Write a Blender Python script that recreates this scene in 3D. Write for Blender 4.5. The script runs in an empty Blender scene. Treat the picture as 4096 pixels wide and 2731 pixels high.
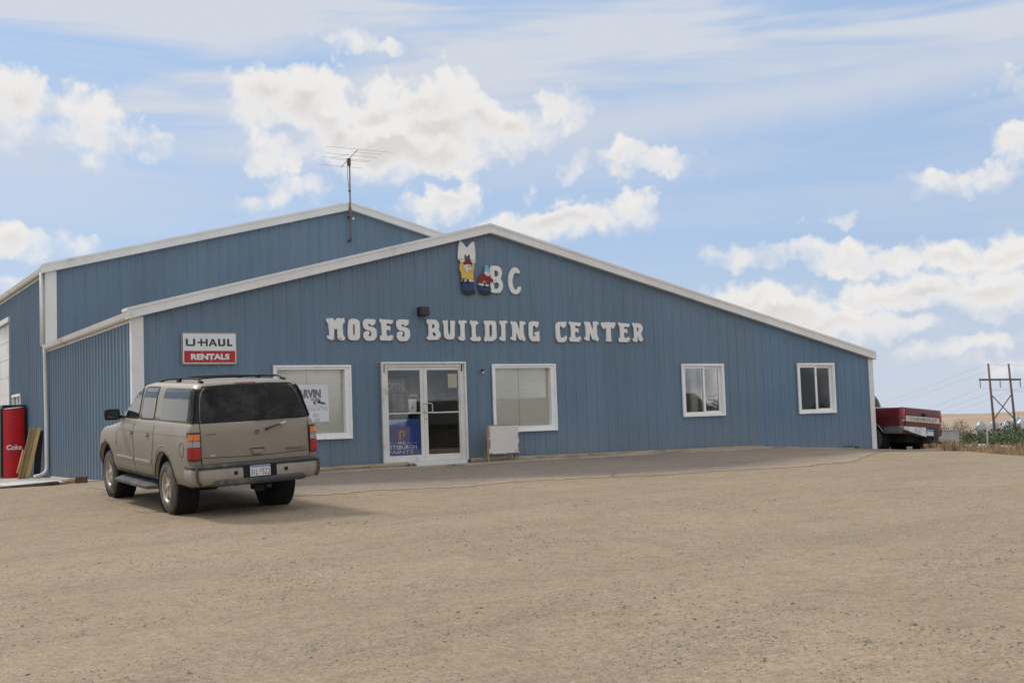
import bpy, bmesh, math, random
from mathutils import Vector, Matrix, noise
random.seed(7)
D=bpy.data; SC=bpy.context.scene; COL=SC.collection
R=math.radians
# ---------------- camera ----------------
cam=D.cameras.new('camera'); cam.sensor_width=36; cam.lens=4814.42/4096*36; cam.clip_start=.1; cam.clip_end=20000
co=D.objects.new('camera',cam); COL.objects.link(co); SC.camera=co
f=Vector((.5167,.8539,.0659)).normalized(); r0=f.cross(Vector((0,0,1))).normalized(); u0=r0.cross(f)
ro=-.0342; rt=math.cos(ro)*r0+math.sin(ro)*u0; up=math.cos(ro)*u0-math.sin(ro)*r0
co.matrix_world=Matrix(((rt.x,up.x,-f.x,-13.533),(rt.y,up.y,-f.y,-24.2),(rt.z,up.z,-f.z,.807),(0,0,0,1)))
# ---------------- exposure ----------------
SC.view_settings.view_transform='Standard'; SC.view_settings.look='None'; SC.view_settings.gamma=1; SC.view_settings.exposure=0.5
# ---------------- sun ----------------
SUN_EL=48; SUN_AZ=-22   # azimuth from +y towards +x
sl=D.lights.new('sun','SUN'); sl.energy=1.6; sl.angle=R(9); sl.color=(1,.96,.9)
so=D.objects.new('sun',sl); COL.objects.link(so)
sd=Vector((math.sin(R(SUN_AZ))*math.cos(R(SUN_EL)),math.cos(R(SUN_AZ))*math.cos(R(SUN_EL)),math.sin(R(SUN_EL))))
so.rotation_euler=sd.to_track_quat('Z','Y').to_euler()
# ---------------- world ----------------
SKYTINT=(1.,1.,1.); SKYBLUE=(2.75,3.8,5.5); VEILC=(4.5,4.8,5.4); CLOUDW=(6.05,5.95,5.85); CLOUDG=(4.95,4.8,4.8); CLOUDB=(11.,10.8,10.5)
GRAVEL1=(.335,.255,.170); GRAVEL2=(.30,.228,.152); GRAVEL3=(.205,.158,.113)
ASPH1=(.295,.228,.172); ASPH2=(.265,.205,.155); ASPH3=(.19,.153,.126)
SIDING=(.132,.193,.256)
CLOUDS=[(0.3494,0.2704,0.0338,0.0271),(0.3795,0.264,0.0432,0.0246),(0.3989,0.2503,0.0361,0.0214),(0.4425,0.2571,0.0401,0.0269),(0.479,0.2602,0.044,0.0249),(0.4094,0.2382,0.038,0.0208),(0.449,0.2327,0.0547,0.0261),(0.4797,0.2227,0.0402,0.0204),(0.4858,0.2443,0.0476,0.0278),(0.5153,0.2507,0.033,0.0209),(0.548,0.2392,0.0293,0.0157),(0.5835,0.2571,0.0201,0.0139),(0.3538,0.2276,0.0213,0.0155),(0.3726,0.198,0.0214,0.0105),(0.3215,0.1908,0.0056,0.0049),(0.3354,0.1885,0.0063,0.0038),(0.5005,0.1875,0.0274,0.016),(0.4728,0.1757,0.0164,0.01),(0.5856,0.1668,0.0616,0.015),(0.6403,0.1715,0.0288,0.0128),(0.5789,0.1832,0.0219,0.0085),(0.5561,0.1608,0.0291,0.0107),(0.6382,0.2088,0.0487,0.0113),(0.1514,0.2587,0.0222,0.0273),(0.2058,0.2454,0.0247,0.0205),(0.2271,0.2364,0.0217,0.0127),(0.2109,0.2622,0.0112,0.0099),(0.1601,0.1539,0.027,0.016),(0.1967,0.149,0.0104,0.0054),(0.1428,0.1153,0.0118,0.0086),(0.4077,0.3119,0.0218,0.0081),(0.4439,0.3062,0.0146,0.0061),(0.9573,0.2422,0.0153,0.0102),(0.9485,0.1978,0.0184,0.0104),(0.9061,0.1759,0.0315,0.0087),(0.7349,0.1289,0.0216,0.0085),(0.7836,0.1276,0.0212,0.0084),(0.8373,0.117,0.0427,0.0124),(0.9029,0.1189,0.0469,0.0141),(0.9408,0.1191,0.0335,0.0146),(0.8691,0.0924,0.0637,0.0157),(0.9299,0.0932,0.0458,0.0207),(0.8224,0.0867,0.0299,0.0104),(0.74,0.0871,0.0381,0.0156),(0.7672,0.0758,0.051,0.0155),(0.8012,0.0687,0.0468,0.0112),(0.8545,0.0641,0.026,0.0069),(0.9148,0.047,0.0249,0.0061),(0.8698,0.0443,0.0103,0.0038),(0.9296,0.0328,0.0185,0.005),(0.8085,0.1475,0.0061,0.0024)]
GLYPHS=[('M',[[(-3.575,3.116),(-3.577,3.142),(-3.558,3.157),(-3.538,3.135),(-3.501,3.153),(-3.451,3.158),(-3.406,3.144),(-3.373,3.081),(-3.347,3.136),(-3.31,3.158),(-3.26,3.159),(-3.205,3.143),(-3.184,3.16),(-3.163,3.169),(-3.149,3.122),(-3.145,3.079),(-3.162,3.045),(-3.194,3.029),(-3.193,2.907),(-3.187,2.805),(-3.174,2.754),(-3.151,2.762),(-3.147,2.72),(-3.16,2.681),(-3.208,2.672),(-3.291,2.68),(-3.317,2.719),(-3.322,2.821),(-3.322,2.949),(-3.353,2.893),(-3.393,2.952),(-3.399,2.82),(-3.404,2.701),(-3.427,2.677),(-3.491,2.688),(-3.553,2.717),(-3.572,2.747),(-3.556,2.776),(-3.543,2.785),(-3.529,2.774),(-3.506,2.781),(-3.513,2.879),(-3.524,2.989),(-3.536,3.044),(-3.567,3.074)]]),('O',[[(-2.946,3.152),(-2.882,3.143),(-2.817,3.114),(-2.792,3.084),(-2.788,2.998),(-2.788,2.894),(-2.794,2.773),(-2.805,2.722),(-2.834,2.691),(-2.885,2.676),(-2.987,2.678),(-3.042,2.69),(-3.069,2.72),(-3.079,2.771),(-3.08,2.891),(-3.073,2.994),(-3.064,3.072),(-3.045,3.115),(-3.002,3.141)],[(-2.95,3.017),(-2.931,3.035),(-2.913,3.022),(-2.909,2.91),(-2.914,2.798),(-2.936,2.781),(-2.953,2.798),(-2.957,2.91)]]),('S',[[(-2.417,3.145),(-2.412,3.089),(-2.425,3.045),(-2.464,3.01),(-2.52,3.003),(-2.537,3.014),(-2.538,3.034),(-2.562,3.045),(-2.587,3.039),(-2.595,3.017),(-2.577,2.992),(-2.521,2.982),(-2.456,2.962),(-2.409,2.928),(-2.393,2.889),(-2.391,2.828),(-2.397,2.75),(-2.43,2.702),(-2.483,2.676),(-2.549,2.667),(-2.633,2.671),(-2.68,2.697),(-2.706,2.74),(-2.712,2.791),(-2.703,2.843),(-2.675,2.874),(-2.627,2.887),(-2.58,2.879),(-2.558,2.853),(-2.558,2.827),(-2.582,2.814),(-2.59,2.792),(-2.574,2.766),(-2.551,2.76),(-2.527,2.775),(-2.516,2.819),(-2.524,2.866),(-2.552,2.892),(-2.608,2.9),(-2.664,2.913),(-2.7,2.956),(-2.718,3.007),(-2.719,3.068),(-2.705,3.111),(-2.667,3.142),(-2.601,3.152),(-2.507,3.147),(-2.45,3.141)]]),('E',[[(-2.321,3.121),(-2.308,3.151),(-2.284,3.167),(-2.265,3.143),(-2.213,3.144),(-2.117,3.141),(-2.022,3.131),(-1.988,3.13),(-1.987,3.095),(-2.004,3.064),(-2.044,3.04),(-2.067,3.043),(-2.091,3.056),(-2.134,3.058),(-2.154,3.038),(-2.152,3.009),(-2.136,2.998),(-2.083,2.999),(-2.059,2.99),(-2.06,2.875),(-2.096,2.905),(-2.129,2.918),(-2.151,2.907),(-2.156,2.857),(-2.152,2.796),(-2.133,2.776),(-2.09,2.777),(-2.051,2.792),(-2.026,2.81),(-1.999,2.779),(-1.987,2.744),(-1.986,2.709),(-2.006,2.687),(-2.055,2.676),(-2.189,2.675),(-2.284,2.68),(-2.31,2.694),(-2.317,2.733),(-2.309,2.777),(-2.295,2.784),(-2.274,2.762),(-2.267,2.847),(-2.271,2.934),(-2.274,3.021),(-2.287,3.065),(-2.314,3.095)]]),('S',[[(-1.601,3.148),(-1.596,3.091),(-1.609,3.047),(-1.65,3.011),(-1.708,3.004),(-1.725,3.014),(-1.727,3.035),(-1.751,3.047),(-1.777,3.04),(-1.785,3.018),(-1.767,2.992),(-1.709,2.982),(-1.641,2.962),(-1.594,2.928),(-1.577,2.888),(-1.575,2.826),(-1.582,2.747),(-1.616,2.698),(-1.67,2.671),(-1.738,2.662),(-1.825,2.666),(-1.873,2.692),(-1.901,2.736),(-1.907,2.789),(-1.897,2.841),(-1.867,2.872),(-1.819,2.886),(-1.77,2.878),(-1.747,2.851),(-1.748,2.825),(-1.773,2.812),(-1.781,2.79),(-1.764,2.763),(-1.74,2.756),(-1.715,2.772),(-1.704,2.817),(-1.713,2.865),(-1.741,2.891),(-1.799,2.899),(-1.857,2.912),(-1.894,2.955),(-1.912,3.008),(-1.913,3.069),(-1.899,3.113),(-1.859,3.145),(-1.791,3.154),(-1.694,3.15),(-1.636,3.143)]]),('B',[[(-1.164,3.107),(-1.145,3.148),(-1.114,3.182),(-1.106,3.155),(-1.02,3.162),(-0.94,3.157),(-0.881,3.128),(-0.843,3.081),(-0.829,3.016),(-0.838,2.969),(-0.857,2.933),(-0.829,2.898),(-0.807,2.85),(-0.803,2.803),(-0.815,2.744),(-0.849,2.702),(-0.942,2.698),(-1.075,2.695),(-1.127,2.7),(-1.156,2.724),(-1.159,2.753),(-1.138,2.777),(-1.115,2.765),(-1.107,2.836),(-1.107,2.93),(-1.11,3.037),(-1.135,3.066)],[(-1.013,3.032),(-0.99,3.059),(-0.964,3.05),(-0.952,3.015),(-0.966,2.973),(-1.0,2.949),(-1.02,2.967),(-1.022,3.002)],[(-1.009,2.872),(-0.976,2.873),(-0.938,2.843),(-0.925,2.814),(-0.94,2.781),(-0.969,2.778),(-0.995,2.796),(-1.011,2.837)]]),('U',[[(-0.752,3.142),(-0.688,3.137),(-0.633,3.152),(-0.611,3.138),(-0.614,3.055),(-0.614,2.935),(-0.604,2.84),(-0.581,2.807),(-0.557,2.835),(-0.547,2.936),(-0.549,3.055),(-0.542,3.139),(-0.499,3.146),(-0.439,3.134),(-0.419,3.117),(-0.427,3.069),(-0.44,2.985),(-0.441,2.865),(-0.442,2.782),(-0.473,2.728),(-0.528,2.707),(-0.609,2.706),(-0.675,2.727),(-0.713,2.774),(-0.721,2.851),(-0.718,2.946),(-0.724,3.041),(-0.742,3.101)]]),('I',[[(-0.335,3.112),(-0.316,3.148),(-0.295,3.157),(-0.276,3.137),(-0.221,3.149),(-0.159,3.156),(-0.126,3.133),(-0.109,3.097),(-0.141,3.096),(-0.173,3.086),(-0.182,2.988),(-0.181,2.844),(-0.176,2.694),(-0.231,2.681),(-0.298,2.689),(-0.345,2.717),(-0.351,2.753),(-0.336,2.777),(-0.312,2.777),(-0.299,2.759),(-0.286,2.843),(-0.289,2.963),(-0.299,3.058),(-0.33,3.076)]]),('L',[[(-0.038,3.104),(-0.016,3.146),(0.012,3.159),(0.032,3.135),(0.101,3.142),(0.156,3.136),(0.186,3.107),(0.178,3.058),(0.147,3.064),(0.126,3.058),(0.112,2.991),(0.108,2.882),(0.116,2.798),(0.136,2.762),(0.17,2.764),(0.192,2.786),(0.217,2.786),(0.232,2.756),(0.245,2.72),(0.222,2.678),(0.139,2.675),(0.043,2.674),(-0.018,2.695),(-0.041,2.724),(-0.037,2.749),(-0.009,2.761),(0.007,2.749),(0.014,2.833),(0.009,2.954),(0.001,3.044),(-0.032,3.068)]]),('D',[[(0.325,3.121),(0.344,3.145),(0.379,3.154),(0.505,3.153),(0.617,3.149),(0.656,3.125),(0.668,3.07),(0.666,2.948),(0.668,2.826),(0.665,2.753),(0.628,2.704),(0.557,2.679),(0.459,2.673),(0.396,2.685),(0.365,2.663),(0.333,2.678),(0.328,2.727),(0.351,2.769),(0.368,2.848),(0.365,2.957),(0.362,3.066),(0.342,3.078)],[(0.48,3.05),(0.509,3.068),(0.536,3.056),(0.549,3.02),(0.552,2.91),(0.541,2.801),(0.519,2.774),(0.491,2.776),(0.473,2.8),(0.472,2.922)]]),('I',[[(0.753,3.121),(0.772,3.158),(0.794,3.167),(0.814,3.147),(0.87,3.16),(0.933,3.167),(0.967,3.142),(0.984,3.106),(0.951,3.105),(0.919,3.095),(0.909,2.994),(0.909,2.847),(0.914,2.693),(0.858,2.681),(0.789,2.689),(0.741,2.717),(0.736,2.754),(0.751,2.778),(0.776,2.778),(0.789,2.76),(0.802,2.846),(0.8,2.969),(0.79,3.067),(0.758,3.085)]]),('N',[[(1.054,3.142),(1.078,3.155),(1.114,3.14),(1.2,3.148),(1.23,3.114),(1.267,3.016),(1.303,2.917),(1.309,3.053),(1.308,3.14),(1.337,3.155),(1.402,3.153),(1.452,3.139),(1.476,3.105),(1.464,3.061),(1.421,3.092),(1.413,3.055),(1.411,2.956),(1.415,2.832),(1.451,2.764),(1.456,2.709),(1.419,2.674),(1.398,2.693),(1.326,2.696),(1.27,2.732),(1.244,2.806),(1.205,2.904),(1.201,2.806),(1.201,2.701),(1.153,2.689),(1.082,2.707),(1.043,2.737),(1.041,2.762),(1.056,2.78),(1.087,2.768),(1.102,2.854),(1.095,2.965),(1.085,3.063),(1.058,3.1)]]),('G',[[(1.842,3.141),(1.84,3.084),(1.82,3.034),(1.79,3.003),(1.76,3.009),(1.74,3.04),(1.704,3.058),(1.677,3.033),(1.669,2.933),(1.665,2.834),(1.686,2.797),(1.722,2.795),(1.745,2.816),(1.731,2.834),(1.702,2.84),(1.711,2.878),(1.756,2.903),(1.815,2.916),(1.852,2.929),(1.849,2.835),(1.852,2.748),(1.865,2.698),(1.834,2.676),(1.776,2.683),(1.688,2.673),(1.616,2.691),(1.567,2.746),(1.556,2.833),(1.554,2.957),(1.558,3.069),(1.575,3.125),(1.62,3.15),(1.693,3.157),(1.781,3.149)]]),('C',[[(2.634,3.162),(2.635,3.101),(2.617,3.049),(2.579,3.017),(2.522,2.998),(2.499,3.032),(2.47,3.057),(2.444,3.042),(2.44,2.954),(2.442,2.851),(2.457,2.78),(2.493,2.764),(2.537,2.77),(2.575,2.796),(2.619,2.825),(2.634,2.791),(2.631,2.729),(2.601,2.688),(2.532,2.659),(2.434,2.656),(2.367,2.676),(2.327,2.738),(2.319,2.83),(2.313,2.973),(2.317,3.076),(2.344,3.128),(2.394,3.151),(2.48,3.155),(2.566,3.156)]]),('E',[[(2.707,3.127),(2.721,3.158),(2.747,3.174),(2.766,3.15),(2.822,3.151),(2.923,3.147),(3.024,3.137),(3.06,3.136),(3.06,3.1),(3.041,3.069),(3.0,3.044),(2.974,3.047),(2.95,3.061),(2.904,3.063),(2.883,3.043),(2.885,3.014),(2.901,3.002),(2.957,3.003),(2.982,2.994),(2.98,2.877),(2.943,2.908),(2.908,2.921),(2.884,2.91),(2.877,2.858),(2.882,2.796),(2.901,2.777),(2.947,2.777),(2.988,2.792),(3.014,2.81),(3.043,2.779),(3.055,2.744),(3.055,2.708),(3.034,2.686),(2.983,2.674),(2.841,2.673),(2.74,2.678),(2.713,2.693),(2.705,2.733),(2.714,2.777),(2.73,2.784),(2.752,2.762),(2.76,2.848),(2.757,2.937),(2.756,3.026),(2.743,3.07),(2.714,3.1)]]),('N',[[(3.152,3.162),(3.178,3.175),(3.215,3.159),(3.306,3.168),(3.338,3.133),(3.375,3.032),(3.413,2.932),(3.42,3.071),(3.419,3.159),(3.45,3.175),(3.519,3.173),(3.572,3.159),(3.596,3.124),(3.583,3.079),(3.539,3.11),(3.529,3.072),(3.528,2.971),(3.531,2.844),(3.569,2.775),(3.574,2.718),(3.534,2.682),(3.512,2.702),(3.436,2.704),(3.377,2.742),(3.35,2.817),(3.309,2.918),(3.305,2.817),(3.304,2.71),(3.254,2.697),(3.179,2.715),(3.138,2.747),(3.137,2.772),(3.153,2.791),(3.185,2.778),(3.201,2.867),(3.194,2.98),(3.184,3.081),(3.156,3.118)]]),('T',[[(3.657,3.108),(3.671,3.15),(3.698,3.166),(3.729,3.146),(3.787,3.159),(3.917,3.164),(4.02,3.151),(4.066,3.171),(4.091,3.15),(4.098,3.108),(4.073,3.06),(4.032,3.001),(4.006,3.001),(3.975,3.032),(3.952,3.043),(3.951,2.937),(3.951,2.8),(3.954,2.742),(3.968,2.689),(3.88,2.681),(3.78,2.69),(3.805,2.731),(3.81,2.831),(3.813,2.936),(3.81,3.031),(3.781,3.02),(3.754,2.993),(3.709,2.993),(3.692,3.04),(3.662,3.076)]]),('E',[[(4.177,3.122),(4.192,3.154),(4.218,3.17),(4.237,3.145),(4.294,3.146),(4.397,3.143),(4.5,3.133),(4.537,3.131),(4.537,3.096),(4.518,3.064),(4.475,3.04),(4.449,3.043),(4.424,3.056),(4.378,3.058),(4.356,3.039),(4.358,3.009),(4.375,2.998),(4.431,2.999),(4.457,2.99),(4.454,2.873),(4.416,2.903),(4.381,2.916),(4.356,2.906),(4.35,2.854),(4.354,2.792),(4.374,2.773),(4.42,2.773),(4.462,2.788),(4.489,2.806),(4.519,2.776),(4.531,2.74),(4.531,2.705),(4.509,2.682),(4.456,2.67),(4.312,2.67),(4.209,2.675),(4.181,2.689),(4.174,2.729),(4.183,2.773),(4.199,2.781),(4.221,2.758),(4.23,2.844),(4.227,2.933),(4.226,3.021),(4.213,3.065),(4.184,3.096)]]),('R',[[(4.61,3.12),(4.622,3.152),(4.643,3.166),(4.664,3.147),(4.755,3.15),(4.861,3.139),(4.918,3.091),(4.942,3.021),(4.925,2.957),(4.875,2.892),(4.904,2.806),(4.965,2.7),(4.838,2.688),(4.806,2.731),(4.789,2.784),(4.773,2.854),(4.762,2.763),(4.764,2.688),(4.704,2.675),(4.638,2.687),(4.611,2.719),(4.609,2.756),(4.629,2.767),(4.648,2.751),(4.662,2.848),(4.658,2.954),(4.65,3.05),(4.625,3.082)],[(4.756,3.036),(4.776,3.052),(4.802,3.039),(4.814,2.999),(4.798,2.956),(4.77,2.932),(4.751,2.95),(4.75,2.998)]])]
MBC=[('M',[[(-0.23,4.999),(-0.201,4.987),(-0.162,4.949),(-0.113,4.894),(-0.055,4.829),(-0.013,4.88),(0.04,4.941),(0.092,4.979),(0.123,4.994),(0.143,4.968),(0.156,4.906),(0.163,4.817),(0.17,4.728),(0.163,4.638),(0.158,4.548),(0.141,4.512),(0.05,4.508),(0.022,4.569),(0.016,4.708),(-0.052,4.622),(-0.122,4.706),(-0.131,4.536),(-0.267,4.531),(-0.296,4.565),(-0.293,4.708),(-0.276,4.842),(-0.257,4.949)]]),('B',[[(0.553,4.42),(0.596,4.441),(0.72,4.448),(0.793,4.433),(0.843,4.385),(0.87,4.323),(0.867,4.25),(0.834,4.168),(0.828,4.14),(0.863,4.087),(0.886,4.015),(0.877,3.916),(0.832,3.842),(0.768,3.804),(0.654,3.806),(0.546,3.817),(0.543,4.023),(0.549,4.293)],[(0.662,4.329),(0.695,4.344),(0.746,4.318),(0.776,4.274),(0.763,4.219),(0.721,4.186),(0.679,4.181),(0.657,4.207)],[(0.644,4.04),(0.685,4.059),(0.736,4.056),(0.767,4.03),(0.785,3.976),(0.762,3.926),(0.72,3.902),(0.647,3.905),(0.642,3.981)]]),('C',[[(1.093,4.33),(1.137,4.396),(1.213,4.433),(1.286,4.419),(1.338,4.376),(1.366,4.331),(1.356,4.294),(1.313,4.276),(1.261,4.307),(1.228,4.29),(1.184,4.243),(1.154,4.151),(1.145,4.059),(1.162,3.96),(1.202,3.907),(1.244,3.897),(1.288,3.927),(1.302,3.975),(1.38,3.98),(1.376,3.884),(1.337,3.828),(1.261,3.79),(1.187,3.79),(1.114,3.822),(1.065,3.903),(1.038,4.011),(1.035,4.147),(1.052,4.247)]])]
FIGS=[[('shirt','yellow',[(-0.257,4.483),(-0.166,4.486),(-0.156,4.393),(0.02,4.4),(0.053,4.468),(0.119,4.466),(0.113,4.367),(0.086,4.259),(0.083,4.179),(0.088,4.09),(-0.228,4.089),(-0.232,4.24),(-0.27,4.3),(-0.277,4.38)]),('trousers','navy',[(-0.194,4.046),(0.078,4.045),(0.095,3.939),(0.102,3.845),(-0.192,3.829),(-0.23,3.894),(-0.188,3.939),(-0.232,3.974)]),('boots','black',[(-0.202,3.833),(0.127,3.846),(0.12,3.788),(0.037,3.746),(-0.144,3.754),(-0.223,3.788)]),('belt','cream',[(-0.233,4.091),(0.088,4.092),(0.084,4.045),(-0.234,4.049)]),('head','face',[(-0.176,4.41),(-0.14,4.443),(0.022,4.453),(0.022,4.373),(0.022,4.311),(-0.004,4.292),(-0.039,4.3),(-0.065,4.263),(-0.106,4.262),(-0.125,4.297),(-0.138,4.341),(-0.173,4.366)]),('cap','darkred',[(-0.162,4.446),(-0.155,4.518),(-0.115,4.564),(-0.064,4.57),(-0.015,4.55),(0.014,4.507),(0.022,4.453),(-0.059,4.44),(-0.119,4.448)]),('hand','face',[(-0.276,4.566),(-0.263,4.593),(-0.25,4.581),(-0.239,4.608),(-0.225,4.586),(-0.209,4.612),(-0.197,4.585),(-0.179,4.597),(-0.172,4.57),(-0.151,4.558),(-0.136,4.536),(-0.163,4.486),(-0.249,4.483),(-0.265,4.522)]),('hand','face',[(0.01,4.538),(0.056,4.553),(0.068,4.58),(0.082,4.563),(0.096,4.586),(0.108,4.564),(0.124,4.581),(0.132,4.538),(0.167,4.526),(0.131,4.493),(0.114,4.464),(0.053,4.466),(0.04,4.508)]),('hair','black',[(0.014,4.507),(0.044,4.499),(0.048,4.454),(0.023,4.409)]),('eye','black',[(-0.055,4.41),(-0.035,4.417),(-0.022,4.4),(-0.036,4.38),(-0.053,4.386)]),('eye','black',[(0.006,4.417),(0.023,4.418),(0.024,4.391),(0.01,4.389)]),('nose','face2',[(-0.036,4.371),(-0.006,4.381),(0.021,4.364),(0.022,4.311),(-0.004,4.292),(-0.033,4.309)]),('pouch','black',[(-0.097,4.093),(-0.066,4.107),(-0.047,4.077),(-0.055,4.005),(-0.08,3.996),(-0.104,4.022)]),('pouch','black',[(-0.192,4.099),(-0.157,4.109),(-0.196,4.001),(-0.247,3.982),(-0.245,4.018)]),('hammer','grey',[(-0.186,4.126),(-0.155,4.149),(-0.106,4.128),(-0.102,4.097),(-0.157,4.104)])],[('sweater','darkred',[(0.268,4.216),(0.341,4.25),(0.382,4.252),(0.421,4.199),(0.482,4.174),(0.554,4.159),(0.609,4.124),(0.602,4.057),(0.539,4.055),(0.498,4.04),(0.496,3.995),(0.2,4.022),(0.213,4.094),(0.246,4.157)]),('trousers','navy',[(0.203,3.982),(0.546,3.951),(0.547,3.844),(0.244,3.836),(0.215,3.897)]),('boots','black',[(0.244,3.84),(0.547,3.848),(0.549,3.763),(0.384,3.75),(0.242,3.8)]),('belt','cream',[(0.2,4.022),(0.496,3.993),(0.484,3.954),(0.351,3.955),(0.198,3.986)]),('head','face',[(0.374,4.296),(0.534,4.306),(0.539,4.261),(0.573,4.249),(0.561,4.217),(0.53,4.212),(0.503,4.193),(0.472,4.178),(0.411,4.208),(0.372,4.26)]),('hat','skyblue',[(0.394,4.436),(0.431,4.453),(0.472,4.443),(0.488,4.39),(0.52,4.364),(0.534,4.306),(0.374,4.296),(0.391,4.351)]),('hand','face',[(0.604,4.115),(0.661,4.126),(0.676,4.113),(0.711,4.078),(0.685,4.073),(0.692,4.041),(0.663,4.049),(0.652,4.027),(0.621,4.021),(0.602,4.057)]),('beard','black',[(0.472,4.19),(0.535,4.21),(0.55,4.199),(0.513,4.182)]),('eye','black',[(0.513,4.297),(0.525,4.299),(0.522,4.283),(0.514,4.285)]),('hammer','grey',[(0.297,4.025),(0.334,4.066),(0.386,4.077),(0.416,4.046),(0.394,4.032)]),('hammer_handle','black',[(0.353,4.022),(0.389,4.019),(0.395,3.902),(0.364,3.902)])]]
W=D.worlds.new('World'); SC.world=W; W.use_nodes=True
class NT:
    def __init__(s,t): s.t=t; s.n=t.nodes; s.l=t.links
    def node(s,ty,**k):
        n=s.n.new(ty)
        for a,b in k.items(): setattr(n,a,b)
        return n
    def put(s,sock,v):
        if v is None: return
        if hasattr(v,'is_linked') or isinstance(v,bpy.types.NodeSocket): s.l.new(v,sock)
        else: sock.default_value=v
    def m(s,op,a,b=None,c=None,clamp=False):
        n=s.node('ShaderNodeMath',operation=op); n.use_clamp=clamp
        s.put(n.inputs[0],a); s.put(n.inputs[1],b); s.put(n.inputs[2],c)
        return n.outputs[0]
    def mr(s,v,a,b,c=0.,d=1.,smooth=True):
        n=s.node('ShaderNodeMapRange'); n.interpolation_type='SMOOTHSTEP' if smooth else 'LINEAR'
        s.put(n.inputs['Value'],v)
        for k,x in zip(('From Min','From Max','To Min','To Max'),(a,b,c,d)): s.put(n.inputs[k],x)
        return n.outputs['Result']
    def mix(s,f,a,b,mode='MIX'):
        n=s.node('ShaderNodeMix',data_type='RGBA',blend_type=mode)
        s.put(n.inputs[0],f); s.put(n.inputs[6],a if not isinstance(a,tuple) else (*a[:3],1)); s.put(n.inputs[7],b if not isinstance(b,tuple) else (*b[:3],1))
        return n.outputs[2]
    def noise(s,vec,scale,detail=4,rough=.55,dist=0.,out='Fac',dim='3D'):
        n=s.node('ShaderNodeTexNoise',noise_dimensions=dim); s.put(n.inputs['Vector'],vec)
        n.inputs['Scale'].default_value=scale; n.inputs['Detail'].default_value=detail; n.inputs['Roughness'].default_value=rough; n.inputs['Distortion'].default_value=dist
        return n.outputs[out]
    def mapping(s,vec,loc=(0,0,0),scale=(1,1,1),rot=(0,0,0)):
        n=s.node('ShaderNodeMapping'); s.put(n.inputs[0],vec); n.inputs[1].default_value=loc; n.inputs[2].default_value=rot; n.inputs[3].default_value=scale
        return n.outputs[0]
w=NT(W.node_tree); W.node_tree.nodes.clear()
tc=w.node('ShaderNodeTexCoord').outputs['Generated']
nrm=w.node('ShaderNodeVectorMath',operation='NORMALIZE'); w.put(nrm.inputs[0],tc); dirv=nrm.outputs[0]
sp=w.node('ShaderNodeSeparateXYZ'); w.put(sp.inputs[0],dirv)
dx,dy,dz=sp.outputs
az=w.m('ARCTAN2',dx,dy); el=w.m('ARCSINE',dz)
cb=w.node('ShaderNodeCombineXYZ'); w.put(cb.inputs[0],az); w.put(cb.inputs[1],el); P=cb.outputs[0]
# warp the cloud outlines with turbulence
nc=w.noise(P,11,4,.6,0,'Color','2D')
nc2=w.noise(P,38,4,.6,0,'Color','2D')
def vm(op,a,b,sc=None):
    n=w.node('ShaderNodeVectorMath',operation=op); w.put(n.inputs[0],a)
    if b is not None: w.put(n.inputs[1],b)
    if sc is not None: w.put(n.inputs['Scale'],sc)
    return n.outputs[0]
off=vm('SCALE',vm('SUBTRACT',nc,(.5,.5,.5)),None,.045)
off2=vm('SCALE',vm('SUBTRACT',nc2,(.5,.5,.5)),None,.016)
PW=vm('ADD',vm('ADD',P,off),off2)
fl=w.node('ShaderNodeVectorMath',operation='MULTIPLY'); w.put(fl.inputs[0],PW); fl.inputs[1].default_value=(1,1,0); PW=fl.outputs[0]
vf=w.node('ShaderNodeTexVoronoi',feature='SMOOTH_F1',voronoi_dimensions='2D'); w.put(vf.inputs['Vector'],vm('ADD',P,vm('SCALE',vm('SUBTRACT',nc2,(.5,.5,.5)),None,.02)))
vf.inputs['Scale'].default_value=34; vf.inputs['Smoothness'].default_value=.35; vf.inputs['Detail'].default_value=2.5; vf.inputs['Roughness'].default_value=.55
puff=vf.outputs['Distance']
nf=w.noise(P,24,8,.62,dim='2D')
def cloudfield(Q):
    """signed distance (in radians of sky) to the union of all cloud lobes"""
    fld=None
    for i_,(a,e,ra,re) in enumerate(CLOUDS):
        if i_%8==7: Q=vm('ADD',Q,vm('SCALE',(1,1,1),None,w.m('MULTIPLY',fld,1e-9)))
        mp=w.mapping(Q,(-a/ra,-e/re,0),(1/ra,1/re,1))
        ln=w.node('ShaderNodeVectorMath',operation='LENGTH'); w.put(ln.inputs[0],mp)
        v=w.m('MULTIPLY_ADD',ln.outputs['Value'],(ra*re)**.5*.8,-(ra*re)**.5*.8-min(.0052,.26*re))
        fld=v if fld is None else w.m('SMOOTH_MIN',fld,v,.006)
    return fld
sd0=cloudfield(PW); sd1=cloudfield(vm('ADD',vm('SUBTRACT',PW,(0,.012,0)),vm('SCALE',(1,1,1),None,w.m('MULTIPLY',sd0,1e-9))))
rough_=w.m('ADD',w.m('MULTIPLY',w.m('SUBTRACT',puff,.42),w.mr(el,.02,.2,.009,.017)),w.m('MULTIPLY',w.m('SUBTRACT',nf,.5),w.mr(el,.02,.2,.014,.024)))
fd=w.m('ADD',sd0,rough_)
under=w.mr(w.m('DIVIDE',w.m('SUBTRACT',sd1,sd0),.012),-.35,.75)
# wispy lower fringes, crisper tops
mask1=w.mr(fd,w.m('MULTIPLY_ADD',under,.009,.0065),w.m('MULTIPLY_ADD',under,-.006,-.006))
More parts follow.
